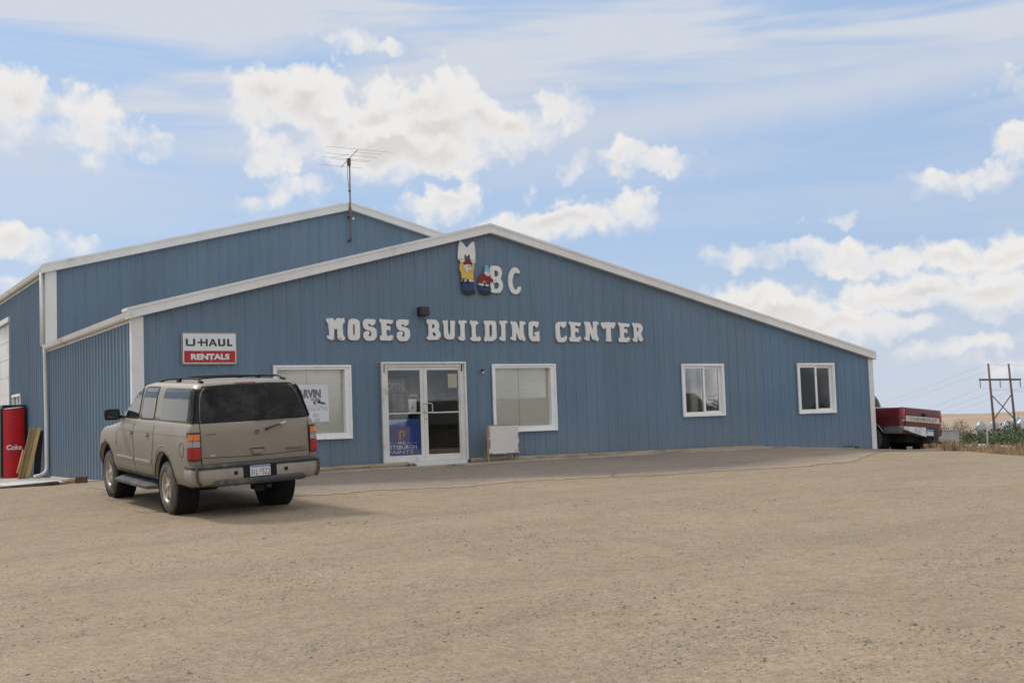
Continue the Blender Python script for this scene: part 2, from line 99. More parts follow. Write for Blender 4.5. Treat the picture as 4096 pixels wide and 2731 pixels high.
# clouds on the rest of the sky (behind and beside the camera, overhead)
gn=w.noise(vm('MULTIPLY',dirv,(1,1,2.2)),3.2,8,.6)
faraz=w.mr(w.m('ABSOLUTE',w.m('SUBTRACT',az,.55)),.48,.8)
high=w.mr(el,.38,.55)
outside=w.m('MAXIMUM',faraz,high)
mask2=w.m('MULTIPLY',w.mr(gn,.42,.58),outside)
mask=w.m('MAXIMUM',mask1,mask2)
# thin veils
cn=w.noise(w.mapping(P,(0,0,0),(1.6,13,1),(0,0,R(9))),1.9,5,.55,.3,dim='2D')
vb=w.mr(el,.19,.32,.0,.85)
leftv=w.m('MULTIPLY',w.mr(az,.85,.1,0.,.6),w.mr(el,.15,.28))
veil=w.m('MULTIPLY',w.mr(cn,.30,.68),w.m('ADD',.33,w.m('ADD',vb,leftv)),clamp=True)
lowv=w.mr(el,.16,.0,0,.8)
# one long streak high on the right
st=w.m('SUBTRACT',el,w.m('ADD',.232,w.m('MULTIPLY',w.m('SUBTRACT',az,.55),.085)))
strk=w.m('MULTIPLY',w.mr(w.m('ABSOLUTE',w.m('ADD',st,w.m('MULTIPLY',w.m('SUBTRACT',nf,.5),.02))),.040,.0),w.mr(az,.35,.62,0,.75))
veil=w.m('MAXIMUM',w.m('MAXIMUM',veil,strk),lowv)
sky=w.node('ShaderNodeTexSky',sky_type='NISHITA'); sky.sun_disc=False; sky.sun_elevation=R(SUN_EL); sky.sun_rotation=R(SUN_AZ); sky.dust_density=1.5; sky.air_density=1.0
up_=w.node('ShaderNodeCombineXYZ'); w.put(up_.inputs[0],dx); w.put(up_.inputs[1],dy); w.put(up_.inputs[2],w.m('MAXIMUM',dz,.015)); w.put(sky.inputs[0],up_.outputs[0]) if sky.inputs else None
skc=w.mix(1.,sky.outputs[0],SKYTINT,'MULTIPLY')
skc=w.mix(.8,skc,SKYBLUE)
skv=w.mix(veil,skc,VEILC)
# cloud shading: soft grey in the thick lower parts, bright rims
gs=w.noise(P,15,4,.55,dim='2D')
thick=w.mr(fd,-.001,-.03)
grey=w.m('MULTIPLY',thick,w.m('ADD',w.m('MULTIPLY',under,.85),w.m('MULTIPLY',w.m('SUBTRACT',w.m('ADD',gs,puff),.93),.9)),clamp=True)
cc=w.mix(grey,CLOUDW,CLOUDG)
cc=w.mix(outside,cc,w.mix(w.mr(gs,.35,.65),CLOUDB,VEILC))
allc=w.mix(mask,skv,cc)
bg=w.node('ShaderNodeBackground'); w.put(bg.inputs[0],allc); bg.inputs[1].default_value=.1
wo=w.node('ShaderNodeOutputWorld'); w.l.new(bg.outputs[0],wo.inputs[0])

# ---------------- materials ----------------
MC={}
def mat(name,col=(1,1,1),rough=.7,metal=0.,var=.12,vs=3.,bump=0.,bs=40.,spec=.5,dirt=None,ds=2.,da=.5,coords='Object',stretch=(1,1,1)):
    """procedural painted / weathered surface: colour varied by two noises, optional dirt colour in patches, bump"""
    if name in MC: return MC[name]
    m=D.materials.new(name); m.use_nodes=True; t=NT(m.node_tree); t.n.clear()
    c=t.node('ShaderNodeTexCoord').outputs[coords]; c=t.mapping(c,(0,0,0),stretch)
    n1=t.noise(c,vs,5,.6); n2=t.noise(c,vs*9,3,.6)
    k=t.m('ADD',t.mr(n1,.25,.75,1-var,1+var),t.mr(n2,.25,.75,-var*.5,var*.5))
    base=t.mix(1.,col,(1,1,1),'MULTIPLY')
    g=t.node('ShaderNodeCombineXYZ'); [t.put(g.inputs[i],k) for i in range(3)]
    base=t.mix(1.,col,g.outputs[0],'MULTIPLY')
    if dirt:
        dn=t.noise(c,ds,7,.7)
        base=t.mix(t.mr(dn,.62-da*.25,.62+.08,0,1),base,dirt)
    b=t.node('ShaderNodeBsdfPrincipled'); t.put(b.inputs['Base Color'],base); b.inputs['Roughness'].default_value=rough; b.inputs['Metallic'].default_value=metal
    b.inputs['Specular IOR Level'].default_value=spec
    if bump:
        bn=t.node('ShaderNodeBump'); bn.inputs['Strength'].default_value=bump; bn.inputs['Distance'].default_value=.01
        t.put(bn.inputs['Height'],t.noise(c,bs,4,.6)); t.l.new(bn.outputs[0],b.inputs['Normal'])
    o=t.node('ShaderNodeOutputMaterial'); t.l.new(b.outputs[0],o.inputs[0])
    MC[name]=m; return m
def glassmat(name,tint=(.985,.985,.975),rough=.02,dust=0.,ior=1.5):
    if name in MC: return MC[name]
    m=D.materials.new(name); m.use_nodes=True; t=NT(m.node_tree); t.n.clear()
    fr=t.node('ShaderNodeFresnel'); fr.inputs[0].default_value=ior
    gl=t.node('ShaderNodeBsdfGlossy'); gl.inputs['Roughness'].default_value=rough; gl.inputs['Color'].default_value=(.9,.92,.92,1)
    tr=t.node('ShaderNodeBsdfTransparent'); tr.inputs[0].default_value=(*tint,1)
    mx=t.node('ShaderNodeMixShader'); t.put(mx.inputs[0],t.m('MULTIPLY',fr.outputs[0],1.3,clamp=True)); t.l.new(tr.outputs[0],mx.inputs[1]); t.l.new(gl.outputs[0],mx.inputs[2])
    out=mx.outputs[0]
    if dust:
        df=t.node('ShaderNodeBsdfDiffuse'); df.inputs[0].default_value=(.20,.18,.155,1)
        c=t.node('ShaderNodeTexCoord').outputs['Object']
        m2=t.node('ShaderNodeMixShader'); t.put(m2.inputs[0],t.mr(t.noise(c,3.5,6,.7),.3,.8,dust*.4,dust*1.5)); t.l.new(out,m2.inputs[1]); t.l.new(df.outputs[0],m2.inputs[2]); out=m2.outputs[0]
    o=t.node('ShaderNodeOutputMaterial'); t.l.new(out,o.inputs[0]); MC[name]=m; return m

# ---------------- mesh helpers ----------------
class MB:
    def __init__(s): s.v=[]; s.f=[]; s.s=[]
    def add(s,vs,fs,smooth=False):
        o=len(s.v); s.v+= [tuple(v) for v in vs]; s.f+=[tuple(i+o for i in f) for f in fs]; s.s+=[smooth]*len(fs); return s
    def box(s,x0,x1,y0,y1,z0,z1,M=None):
        v=[Vector((x,y,z)) for z in (z0,z1) for y in (y0,y1) for x in (x0,x1)]
        if M: v=[M@p for p in v]
        return s.add(v,[(0,2,3,1),(4,5,7,6),(0,1,5,4),(2,6,7,3),(0,4,6,2),(1,3,7,5)])
    def beam(s,a,b,w,h=None,upv=(0,0,1)):
        a=Vector(a);b=Vector(b);h=h or w; d=(b-a); L=d.length; d.normalize(); u=Vector(upv)
        if abs(d.dot(u))>.98: u=Vector((0,1,0))
        sx=d.cross(u).normalized(); uy=sx.cross(d)
        M=Matrix(((sx.x,d.x,uy.x,a.x),(sx.y,d.y,uy.y,a.y),(sx.z,d.z,uy.z,a.z),(0,0,0,1)))
        return s.box(-w/2,w/2,0,L,-h/2,h/2,M)
    def tube(s,pts,r,n=10,caps=True):
        pts=[Vector(p) for p in pts]; rr=r if isinstance(r,(list,tuple)) else [r]*len(pts); vs=[];N=len(pts)
        pu=None
        for i,p in enumerate(pts):
            d=(pts[min(i+1,N-1)]-pts[max(i-1,0)]).normalized()
            if pu is None: pu=Vector((0,0,1)) if abs(d.z)<.9 else Vector((1,0,0))
            sx=d.cross(pu).normalized(); uy=sx.cross(d); pu=uy
            vs+=[p+rr[i]*(math.cos(2*math.pi*k/n)*sx+math.sin(2*math.pi*k/n)*uy) for k in range(n)]
        fs=[(i*n+k,i*n+(k+1)%n,(i+1)*n+(k+1)%n,(i+1)*n+k) for i in range(N-1) for k in range(n)]
        if caps: fs+= [tuple(range(n))[::-1],tuple((N-1)*n+k for k in range(n))]
        return s.add(vs,fs,True)
    def lathe(s,prof,n=32,M=None,axis='x'):
        vs=[]
        for k in range(n):
            a=2*math.pi*k/n
            for (r,h) in prof:
                p=Vector((h,r*math.cos(a),r*math.sin(a))) if axis=='x' else Vector((r*math.cos(a),r*math.sin(a),h))
                vs.append(M@p if M else p)
        m=len(prof); fs=[(k*m+i,k*m+i+1,((k+1)%n)*m+i+1,((k+1)%n)*m+i) for k in range(n) for i in range(m-1)]
        return s.add(vs,fs,True)
    def build(s,name,m,parent=None,bevel=0.,recalc=True):
        me=D.meshes.new(name); me.from_pydata(s.v,[],s.f)
        for p,sm in zip(me.polygons,s.s): p.use_smooth=sm
        if recalc:
            b=bmesh.new(); b.from_mesh(me); bmesh.ops.recalc_face_normals(b,faces=b.faces)
            if bevel:
                es=[e for e in b.edges if len(e.link_faces)==2 and e.calc_face_angle(0)>.6]
                bmesh.ops.bevel(b,geom=es,offset=bevel,segments=2,affect='EDGES',profile=.6)
            b.to_mesh(me); b.free()
        me.materials.append(m)
        return link(name,me,parent)
def link(name,me,parent=None):
    o=D.objects.new(name,me); COL.objects.link(o)
    if parent: o.parent=parent
    return o
def tag(o,label=None,cat=None,group=None,kind=None):
    if label: o['label']=label
    if cat: o['category']=cat
    if group: o['group']=group
    if kind: o['kind']=kind
    return o
def empty(name,loc=(0,0,0),rot=(0,0,0),**k):
    o=D.objects.new(name,None); COL.objects.link(o); o.location=loc; o.rotation_euler=rot; o.empty_display_size=.2
    return tag(o,**k)
def flatpoly(loops,mapf,thick,bevel=0.,cuts=None):
    """2D outline (with holes) -> bmesh slab; mapf(a,b,t) gives the 3D point, t runs 0..thick"""
    b=bmesh.new()
    es=[]
    for lp in loops:
        vs=[b.verts.new((x,z,0)) for x,z in lp]
        es+=[b.edges.new((vs[i],vs[(i+1)%len(vs)])) for i in range(len(vs))]
    bmesh.ops.triangle_fill(b,use_beauty=True,use_dissolve=False,edges=es)
    if cuts:
        for ax,vals in cuts:
            for v in vals:
                bmesh.ops.bisect_plane(b,geom=b.verts[:]+b.edges[:]+b.faces[:],plane_co=(v,0,0) if ax==0 else (0,v,0),plane_no=(1,0,0) if ax==0 else (0,1,0))
    base=b.faces[:]
    r=bmesh.ops.extrude_face_region(b,geom=base)
    top=[g for g in r['geom'] if isinstance(g,bmesh.types.BMVert)]
    for v in top: v.co.z=thick
    for v in b.verts: v.co=Vector(mapf(v.co.x,v.co.y,v.co.z))
    bmesh.ops.recalc_face_normals(b,faces=b.faces)
    return b
def bmobj(name,b,m,parent=None,smooth=False):
    me=D.meshes.new(name); b.to_mesh(me); b.free(); me.materials.append(m)
    if smooth:
        for p in me.polygons: p.use_smooth=True
    return link(name,me,parent)
def smoothloop(lp,it=1):
    for _ in range(it):
        n=len(lp); o=[]
        for i in range(n):
            a=lp[i];c=lp[(i+1)%n]; o+=[(a[0]*.78+c[0]*.22,a[1]*.78+c[1]*.22),(a[0]*.22+c[0]*.78,a[1]*.22+c[1]*.78)]
        lp=o
    return lp
def roundpoly(pts,r,n=4):
    o=[];N=len(pts)
    for i in range(N):
        p=Vector(pts[i]);a=Vector(pts[i-1]);c=Vector(pts[(i+1)%N]); rr=r[i] if isinstance(r,(list,tuple)) else r
        da=(a-p);dc=(c-p); ra=min(rr,da.length*.45); rc=min(rr,dc.length*.45); pa=p+da.normalized()*ra; pc=p+dc.normalized()*rc
        for k in range(n+1):
            t=k/n; q=pa*(1-t)**2+p*2*t*(1-t)+pc*t*t; o.append((q.x,q.y))
    return o
TXT={}
def textmesh(s,bold=0.):
    if (s,bold) in TXT: return TXT[(s,bold)]
    cu=D.curves.new('lettering','FONT'); cu.body=s; cu.size=1; cu.offset=bold; cu.resolution_u=3; cu.fill_mode='FRONT'; cu.extrude=0
    o=D.objects.new('lettering',cu); COL.objects.link(o); dg=bpy.context.evaluated_depsgraph_get()
    me=D.meshes.new_from_object(o.evaluated_get(dg)); vs=[tuple(v.co) for v in me.vertices]; fs=[tuple(p.vertices) for p in me.polygons]
    D.objects.remove(o); D.meshes.remove(me); D.curves.remove(cu)
    x0=min(v[0] for v in vs);x1=max(v[0] for v in vs);y0=min(v[1] for v in vs);y1=max(v[1] for v in vs)
    r=([((v[0]-x0)/(x1-x0),(v[1]-y0)/(y1-y0)) for v in vs],fs); TXT[(s,bold)]=r; return r
def text(name,s,mapf,a0,a1,b0,b1,m,parent,bold=0.):
    """lettering fitted to the box a0..a1 x b0..b1 of a surface mapf(a,b)"""
    vs,fs=textmesh(s,bold); me=D.meshes.new(name)
    me.from_pydata([mapf(a0+(a1-a0)*x,b0+(b1-b0)*y) for x,y in vs],[],fs); me.materials.append(m)
    return link(name,me,parent)
def boolean(o,cut,op='DIFFERENCE'):
    md=o.modifiers.new('b','BOOLEAN'); md.operation=op; md.object=cut; md.solver='EXACT'
    dg=bpy.context.evaluated_depsgraph_get(); dg.update(); me=D.meshes.new_from_object(o.evaluated_get(dg)); old=o.data
    o.modifiers.clear(); o.data=me; me.name=o.name; D.objects.remove(cut)
def lerp(a,b,t): return a+(b-a)*t
def interp(x,xs,ys):
    if x<=xs[0]: return ys[0]
    for i in range(len(xs)-1):
        if x<=xs[i+1]:
            t=(x-xs[i])/(xs[i+1]-xs[i]); return ys[i]*(1-t)+ys[i+1]*t
    return ys[-1]
def sm(x,a,b):
    t=min(1,max(0,(x-a)/(b-a))); return t*t*(3-2*t)

# ---------------- terrain ----------------
def zg(x,y):
    z=interp(y,[-60,-24,-14,-10,-5.7,-2.4,-.5,9,12,20,60],[-1.5,-.8,-.58,-.48,-.38,-.22,-.13,-.27,-.31,-.5,-1.2])
    if x<-7: z-=.035*(min(-x,16)-7)*sm(-y,-1,2)
    if x>8.8: z-=.05*(min(x,14)-8.8)*sm(y,-6,-1)
    z+=.02*sm(x,4,10)*sm(-y,2,6)
    z+=.006*math.sin(x*1.7+y*.6)+.008*math.sin(x*.45-y*.9)+.005*math.sin(y*2.1+x*.3)
    s=(x-14.2)*.894-(y-.6)*.447; d=math.hypot(x+13.5,y+24)
    s*=sm(y,-45,-14)
    if s>0:
        z-=7*(1-math.exp(-s/75))+.02*min(s,320)+8*sm(s,80,340)
        h=math.atan2(x+13.5,y+24)
        z+=(14.5+.55*math.sin(h*40)+.5*math.sin(h*93+1)+.25*math.sin(h*211))*sm(d,880,1500)
        z+=(1.6*math.sin(d*.011+h*25)+1.0*math.sin(d*.023-h*60))*sm(d,880,1100)*(1-sm(d,1300,1480))
        z-=60*sm(d,1560,2600)
    return z
b=MB(); rad=[0]; r=.5
while rad[-1]<7000:
    rad.append(rad[-1]+r); r=min(r*1.035,400) if rad[-1]>20 else r
NS=240; cx,cy=0,-8
for i,q in enumerate(rad):
    for k in range(NS):
        a=2*math.pi*k/NS; x=cx+q*math.sin(a); y=cy+q*math.cos(a); b.v.append((x,y,zg(x,y)))
for i in range(1,len(rad)-1):
    for k in range(NS):
        b.f.append((i*NS+k,i*NS+(k+1)%NS,(i+1)*NS+(k+1)%NS,(i+1)*NS+k)); b.s.append(True)
b.v.append((cx,cy,zg(cx,cy))); c0=len(b.v)-1
for k in range(NS): b.f.append((c0,NS+(k+1)%NS,NS+k)); b.s.append(True)
gm=D.materials.new('gravel_ground'); gm.use_nodes=True; t=NT(gm.node_tree); t.n.clear()
geo=t.node('ShaderNodeNewGeometry').outputs['Position']; flat=t.mapping(geo,(0,0,0),(1,1,0))
def gravel(t,flat,c1,c2,c3):
    n1=t.noise(flat,.35,5,.6); n2=t.noise(flat,2.5,6,.65); n3=t.noise(flat,26,5,.75); n5=t.noise(flat,8,6,.8); n4=t.noise(flat,130,3,.7)
    streak=t.noise(t.mapping(flat,(0,0,0),(.25,1.3,1),(0,0,R(-28))),.7,5,.6)
    c=t.mix(t.mr(n1,.32,.68),c1,c2)
    c=t.mix(t.mr(n2,.45,.72,0,.5),c,c3)
    c=t.mix(t.mr(streak,.47,.70,0,.32),c,c3)
    trk=t.noise(t.mapping(flat,(3,1,0),(.12,2.6,1),(0,0,R(-33))),.9,6,.7)
    c=t.mix(t.mr(trk,.52,.74,0,.35),c,c3)
    vo=t.node('ShaderNodeTexVoronoi'); t.put(vo.inputs['Vector'],flat); vo.inputs['Scale'].default_value=55
    sp_=t.node('ShaderNodeSeparateColor'); t.put(sp_.inputs[0],vo.outputs['Color'])
    dens=t.mr(t.m('ADD',t.noise(flat,1.1,4,.6),t.m('MULTIPLY',streak,.5)),.60,.95,.88,.5)
    peb=t.m('MULTIPLY',t.m('GREATER_THAN',sp_.outputs[0],dens),t.m('LESS_THAN',vo.outputs['Distance'],.42))
    pc=t.mix(sp_.outputs[1],(.10,.085,.08),(.42,.38,.34))
    c=t.mix(t.m('MULTIPLY',peb,.8),c,pc)
    k=t.m('ADD',t.mr(n3,.3,.7,.74,1.22),t.m('ADD',t.mr(n4,.25,.75,-.17,.17),t.mr(n5,.3,.7,-.15,.15))); g=t.node('ShaderNodeCombineXYZ'); [t.put(g.inputs[i],k) for i in range(3)]
    c=t.mix(1.,c,g.outputs[0],'MULTIPLY')
    bn=t.node('ShaderNodeBump'); bn.inputs['Strength'].default_value=.55; bn.inputs['Distance'].default_value=.02
    t.put(bn.inputs['Height'],t.m('ADD',t.m('ADD',t.m('MULTIPLY',n3,.6),n2),t.m('MULTIPLY',peb,.5)))
    return c,bn
gc,bn=gravel(t,flat,GRAVEL1,GRAVEL2,GRAVEL3)
sx=t.node('ShaderNodeSeparateXYZ'); t.put(sx.inputs[0],geo)
s_=t.m('SUBTRACT',t.m('MULTIPLY',t.m('SUBTRACT',sx.outputs[0],14.2),.894),t.m('MULTIPLY',t.m('SUBTRACT',sx.outputs[1],.6),.447))
fieldc=t.mix(t.mr(t.noise(flat,.012,6,.6),.35,.65),(.42,.305,.215),(.32,.245,.17))
fieldc=t.mix(t.mr(t.noise(t.mapping(flat,(0,0,0),(1,1,1)),.05,6,.7),.5,.7,0,.5),fieldc,(.27,.22,.14))
gc=t.mix(t.mr(t.m('ADD',s_,t.m('MULTIPLY',t.noise(flat,.8,3),1.5)),1.6,3.0),gc,fieldc)
pb=t.node('ShaderNodeBsdfPrincipled'); t.put(pb.inputs['Base Color'],gc); pb.inputs['Roughness'].default_value=.95; pb.inputs['Specular IOR Level'].default_value=.2; t.l.new(bn.outputs[0],pb.inputs['Normal'])
o_=t.node('ShaderNodeOutputMaterial'); t.l.new(pb.outputs[0],o_.inputs[0])
tag(b.build('ground',gm,recalc=False),kind='structure')
def sheet(name,m,inside,x0,x1,y0,y1,st,dz,kind='structure'):
    """a thin sheet laid on the ground, kept where inside(x,y)"""
    nx=int((x1-x0)/st);ny=int((y1-y0)/st); q=MB(); idx={}
    for j in range(ny+1):
        for i in range(nx+1):
            x=x0+i*st;y=y0+j*st; idx[i,j]=len(q.v); q.v.append((x,y,zg(x,y)+dz))
    for j in range(ny):
        for i in range(nx):
            if inside(x0+(i+.5)*st,y0+(j+.5)*st): q.f.append((idx[i,j],idx[i+1,j],idx[i+1,j+1],idx[i,j+1])); q.s.append(True)
    o=q.build(name,m,recalc=False); bm=bmesh.new(); bm.from_mesh(o.data); bmesh.ops.delete(bm,geom=[v for v in bm.verts if not v.link_faces],context='VERTS'); bm.to_mesh(o.data); bm.free()
    return tag(o,kind=kind)
am=D.materials.new('worn_asphalt'); am.use_nodes=True; t=NT(am.node_tree); t.n.clear()
geo=t.node('ShaderNodeNewGeometry').outputs['Position']; flat=t.mapping(geo,(0,0,0),(1,1,0))
ac,bn=gravel(t,flat,ASPH1,ASPH2,ASPH3)
gc2,_b=gravel(t,flat,GRAVEL1,GRAVEL2,GRAVEL3)
at_=t.node('ShaderNodeAttribute'); at_.attribute_name='spill'
ac=t.mix(t.mr(t.m('ADD',at_.outputs['Fac'],t.m('MULTIPLY',t.m('SUBTRACT',t.noise(t.mapping(flat,(0,0,0),(.35,1.4,1),(0,0,R(-15))),1.6,6,.65),.5),1.7)),.35,.85),ac,gc2)
crk=t.node('ShaderNodeTexVoronoi',feature='DISTANCE_TO_EDGE'); t.put(crk.inputs['Vector'],t.mapping(flat,(0,0,0),(.16,.5,1))); crk.inputs['Scale'].default_value=1
ac=t.mix(t.m('MULTIPLY',t.mr(crk.outputs['Distance'],.012,.002,0,.7),t.mr(t.noise(flat,.9,3),.45,.6)),ac,(.10,.085,.07))
pb=t.node('ShaderNodeBsdfPrincipled'); t.put(pb.inputs['Base Color'],ac); pb.inputs['Roughness'].default_value=.92; t.l.new(bn.outputs[0],pb.inputs['Normal'])
o_=t.node('ShaderNodeOutputMaterial'); t.l.new(pb.outputs[0],o_.inputs[0])
def edge(x):
    return interp(x,[-12,-9.4,-6.1,-4,-2.8,-1.2,.4,2.2,4.7,6.4,8.9,11],[-5.6,-5.45,-4.8,-5.0,-4.95,-4.8,-5.05,-5.25,-5.5,-5.3,-3.8,-2.4])+.18*noise.noise(Vector((x*.8,3,0)))+.08*noise.noise(Vector((x*3.1,9,0)))
apr=sheet('asphalt_apron',am,lambda x,y:y>edge(x)+.12*noise.noise(Vector((x*7,y*7,1))) and y<-.55 and x>-8.6+.5*noise.noise(Vector((y*1.3,2,2))),-9.5,11,-7.8,-.5,.06,.006)
at=apr.data.attributes.new('spill','FLOAT','POINT')
for i,v in enumerate(apr.data.vertices):
    x,y=v.co.x,v.co.y; at.data[i].value=max(1-sm(y-edge(x),0,1.1), sm(x,2,8.5)*.95, 1-sm(x,-8.6,-6.5), .10)
conc=mat('concrete',(.40,.35,.29),.9,var=.15,vs=1.5,bump=.3,bs=60,dirt=(.24,.20,.16),ds=1.2)
def slab(name,x0,x1,y0,y1,top,m):
    q=MB(); n=max(2,int(max(x1-x0,y1-y0)/.5)); lx=(x1-x0)>(y1-y0)
    prof=[]
    for i in range(n+1):
        u=i/n
        for (p,dzz) in ((0,-.25),(0,top),(1,top),(1,-.25)):
            x=lerp(x0,x1,u) if lx else lerp(x0,x1,p); y=lerp(y0,y1,p) if lx else lerp(y0,y1,u)
            q.v.append((x,y,zg(lerp(x0,x1,.5) if not lx else x,lerp(y0,y1,.5) if lx else y)+dzz))
    for i in range(n):
        for k in range(3): q.f.append((i*4+k,i*4+k+1,i*4+5+k,i*4+4+k)); q.s.append(False)
    q.f+=[(0,1,2,3),(n*4+3,n*4+2,n*4+1,n*4)]; q.s+=[False,False]
    return tag(q.build(name,m,bevel=0),kind='structure')
slab('concrete_walk',-7.9,11.6,-.62,.02,.035,conc)
slab('concrete_pad',-9.2,-7.62,2.5,20,.02,conc)
# loose stones lying on the lot
sm1=mat('stones',(.22,.18,.15),.9,var=.75,vs=45,coords='Object',dirt=(.20,.09,.06),ds=9,da=.2); q=MB(); rnd=random.Random(3)
for i in range(52000):
    # denser towards the camera, in drifts
    dd=3.5+18*rnd.random()**1.5; a=rnd.uniform(-.02,1.1); x=-13.5+dd*math.sin(a); y=-24.2+dd*math.cos(a)
    if y>-8 : continue
    if noise.noise(Vector((x*.7,y*.7,0)))+.35*noise.noise(Vector((x*2,y*2,4)))<rnd.uniform(-.35,.55): continue
    s=rnd.uniform(.004,.010) if rnd.random()<.965 else rnd.uniform(.010,.022); z=zg(x,y)
    rz=rnd.random()*6.28; ax,ay,az_=s*rnd.uniform(.8,1.6),s,s*rnd.uniform(.4,.8)
    vs=[]
    for (px,py,pz) in ((1,.2,0),(.3,1,.1),(-.8,.7,0),(-1,-.4,.1),(-.1,-1,0),(.8,-.7,.1),(.3,.3,1),(-.4,-.2,.9)):
        X=px*ax*rnd.uniform(.8,1.1);Y=py*ay;vs.append((x+X*math.cos(rz)-Y*math.sin(rz),y+X*math.sin(rz)+Y*math.cos(rz),z+pz*az_))
    q.add(vs,[(0,1,6),(1,2,7,6),(2,3,7),(3,4,7),(4,5,6,7),(5,0,6)])
tag(q.build('loose_stones',sm1,recalc=False),kind='stuff',label='small loose stones scattered over the tan gravel lot',cat='stones')
# ---------------- buildings ----------------
def sidingmat(name,col):
    m=D.materials.new(name); m.use_nodes=True; t=NT(m.node_tree); t.n.clear()
    c=t.node('ShaderNodeTexCoord').outputs['Object']
    s_=t.node('ShaderNodeSeparateXYZ'); t.put(s_.inputs[0],c)
    u=t.m('ADD',s_.outputs[0],t.m('MULTIPLY',s_.outputs[1],1.0))
    cell=t.m('FLOOR',t.m('DIVIDE',u,.915)); wn=t.node('ShaderNodeTexWhiteNoise',noise_dimensions='1D'); t.put(wn.inputs['W'],cell)
    str_=t.noise(t.mapping(c,(0,0,0),(7,7,.35)),1.,5,.65); big=t.noise(c,.5,3,.5); fine=t.noise(c,18,3,.6)
    k=t.m('ADD',t.m('ADD',t.mr(str_,.3,.7,.95,1.05),t.mr(wn.outputs[0],0,1,-.045,.045,False)),t.m('ADD',t.mr(big,.3,.7,-.06,.06),t.mr(fine,.3,.7,-.03,.03)))
    g=t.node('ShaderNodeCombineXYZ'); [t.put(g.inputs[i],k) for i in range(3)]
    base=t.mix(1.,col,g.outputs[0],'MULTIPLY')
    # chalked paint and splashed dust low down
    base=t.mix(t.mr(t.m('ADD',s_.outputs[2],t.mr(str_,0,1,-.3,.3)),.9,-.25,0,.22),base,(.27,.24,.21))
    # newer, bluer sheets on the end bays
    base=t.mix(t.mr(s_.outputs[0],8.75,8.8,0,.55,False),base,t.mix(1.,base,(.86,1.02,1.14),'MULTIPLY'))
    # screw rows
    b=t.node('ShaderNodeBsdfPrincipled'); t.put(b.inputs['Base Color'],base); b.inputs['Roughness'].default_value=.5; b.inputs['Specular IOR Level'].default_value=.35
    bn=t.node('ShaderNodeBump'); bn.inputs['Strength'].default_value=.25; bn.inputs['Distance'].default_value=.01; t.put(bn.inputs['Height'],t.noise(t.mapping(c,(0,0,0),(2,2,.6)),3,3)); t.l.new(bn.outputs[0],b.inputs['Normal'])
    o=t.node('ShaderNodeOutputMaterial'); t.l.new(b.outputs[0],o.inputs[0]); return m
SID=sidingmat('blue_siding',SIDING)
TRIM=mat('white_trim',(.70,.69,.66),.45,var=.06,vs=1.2,dirt=(.52,.49,.45),ds=.8,da=.2)
FRM=mat('white_window_frame',(.82,.81,.78),.4,var=.05,vs=1,dirt=(.58,.54,.48),ds=2,da=.2)
ALU=mat('door_frame_white',(.68,.66,.61),.4,var=.07,vs=2,dirt=(.46,.42,.37),ds=1.6,da=.3)
ROOF=mat('roof_sheet',(.50,.50,.48),.45,metal=.4,var=.1)
DARK=mat('dark_interior',(.055,.05,.045),.9)
BLK=mat('black_plastic',(.018,.018,.019),.6,spec=.2,var=.3,vs=4)
def ribwall(name,fix,axis,sgn,u0,u1,zb,zt,holes,m,parent,sp=.305,ph=0.,rh=.018):
    """corrugated sheet wall. axis 'x': runs along x at y=fix; axis 'y': runs along y at x=fix. ribs stand out towards sgn"""
    st=[(u0,0)]; k=math.ceil((u0-ph)/sp)
    while ph+k*sp<u1-.05:
        c=ph+k*sp
        if c-.04>u0: st+=[(c-.036,0),(c-.014,rh),(c+.014,rh),(c+.036,0)]
        for mnr in (.11,.195):
            if c+mnr+.02<u1 and c+mnr>u0+.03: st+=[(c+mnr-.012,0),(c+mnr,.006),(c+mnr+.012,0)]
        k+=1
    st.append((u1,0)); st.sort()
    us=[s[0] for s in st]; ds=[s[1] for s in st]
    for h in holes:
        for e in h[:2]: st.append((e,interp(e,us,ds)))
    for e in (.554,8.79):
        if axis=='x' and u0<e<u1: st.append((e,interp(e,us,ds)))
    st=sorted(set(st)); q=MB()
    def pt(u,d,z): return (u,fix+sgn*d,z) if axis=='x' else (fix+sgn*d,u,z)
    for (a,da),(c,dc) in zip(st,st[1:]):
        if c-a<1e-5: continue
        mid=(a+c)/2; segs=[(None,None)]
        hh=sorted([h for h in holes if h[0]<mid<h[1]],key=lambda h:h[2])
        cuts=[None]
        for h in hh: cuts+=[h[2],h[3]]
        cuts.append(None)
        for i in range(0,len(cuts),2):
            lo,hi=cuts[i],cuts[i+1]
            za=zb(a) if lo is None else lo; zc=zb(c) if lo is None else lo; ya=zt(a) if hi is None else hi; yc=zt(c) if hi is None else hi
            q.add([pt(a,da,za),pt(c,dc,zc),pt(c,dc,yc),pt(a,da,ya)],[(0,1,2,3)])
    return q.build(name,m,parent,recalc=False)
XL,XA,XR=-7.65,.554,13.11
def rake1(x): return 3.10+(x-XL)*(5.24-3.10)/(XA-XL) if x<XA else 5.24-(x-XA)*(5.24-2.27)/(XR-XA)
shop=empty('shop_building',(0,0,0),label='low blue metal storefront with white trim, gabled front with doors and windows',cat='building')
WIN=[(-4.79,-3.03,.55,2.14,'blind'),(.51,2.27,.55,2.14,'blind'),(6.13,7.54,.76,2.12,'slider'),(10.17,11.58,.73,2.12,'slider2')]
holes=[(a+.03,c-.03,z0+.03,z1-.03) for a,c,z0,z1,_ in WIN]+[(-2.29,-.24,-.3,2.17)]
ribwall('front_wall',0,'x',-1,XL,XR,lambda x:-.5,rake1,holes,SID,shop,ph=-.15)
ribwall('side_wall',XL,'y',-1,0,9.1,lambda x:-.6,lambda y:3.16,[],SID,shop,rh=.03)
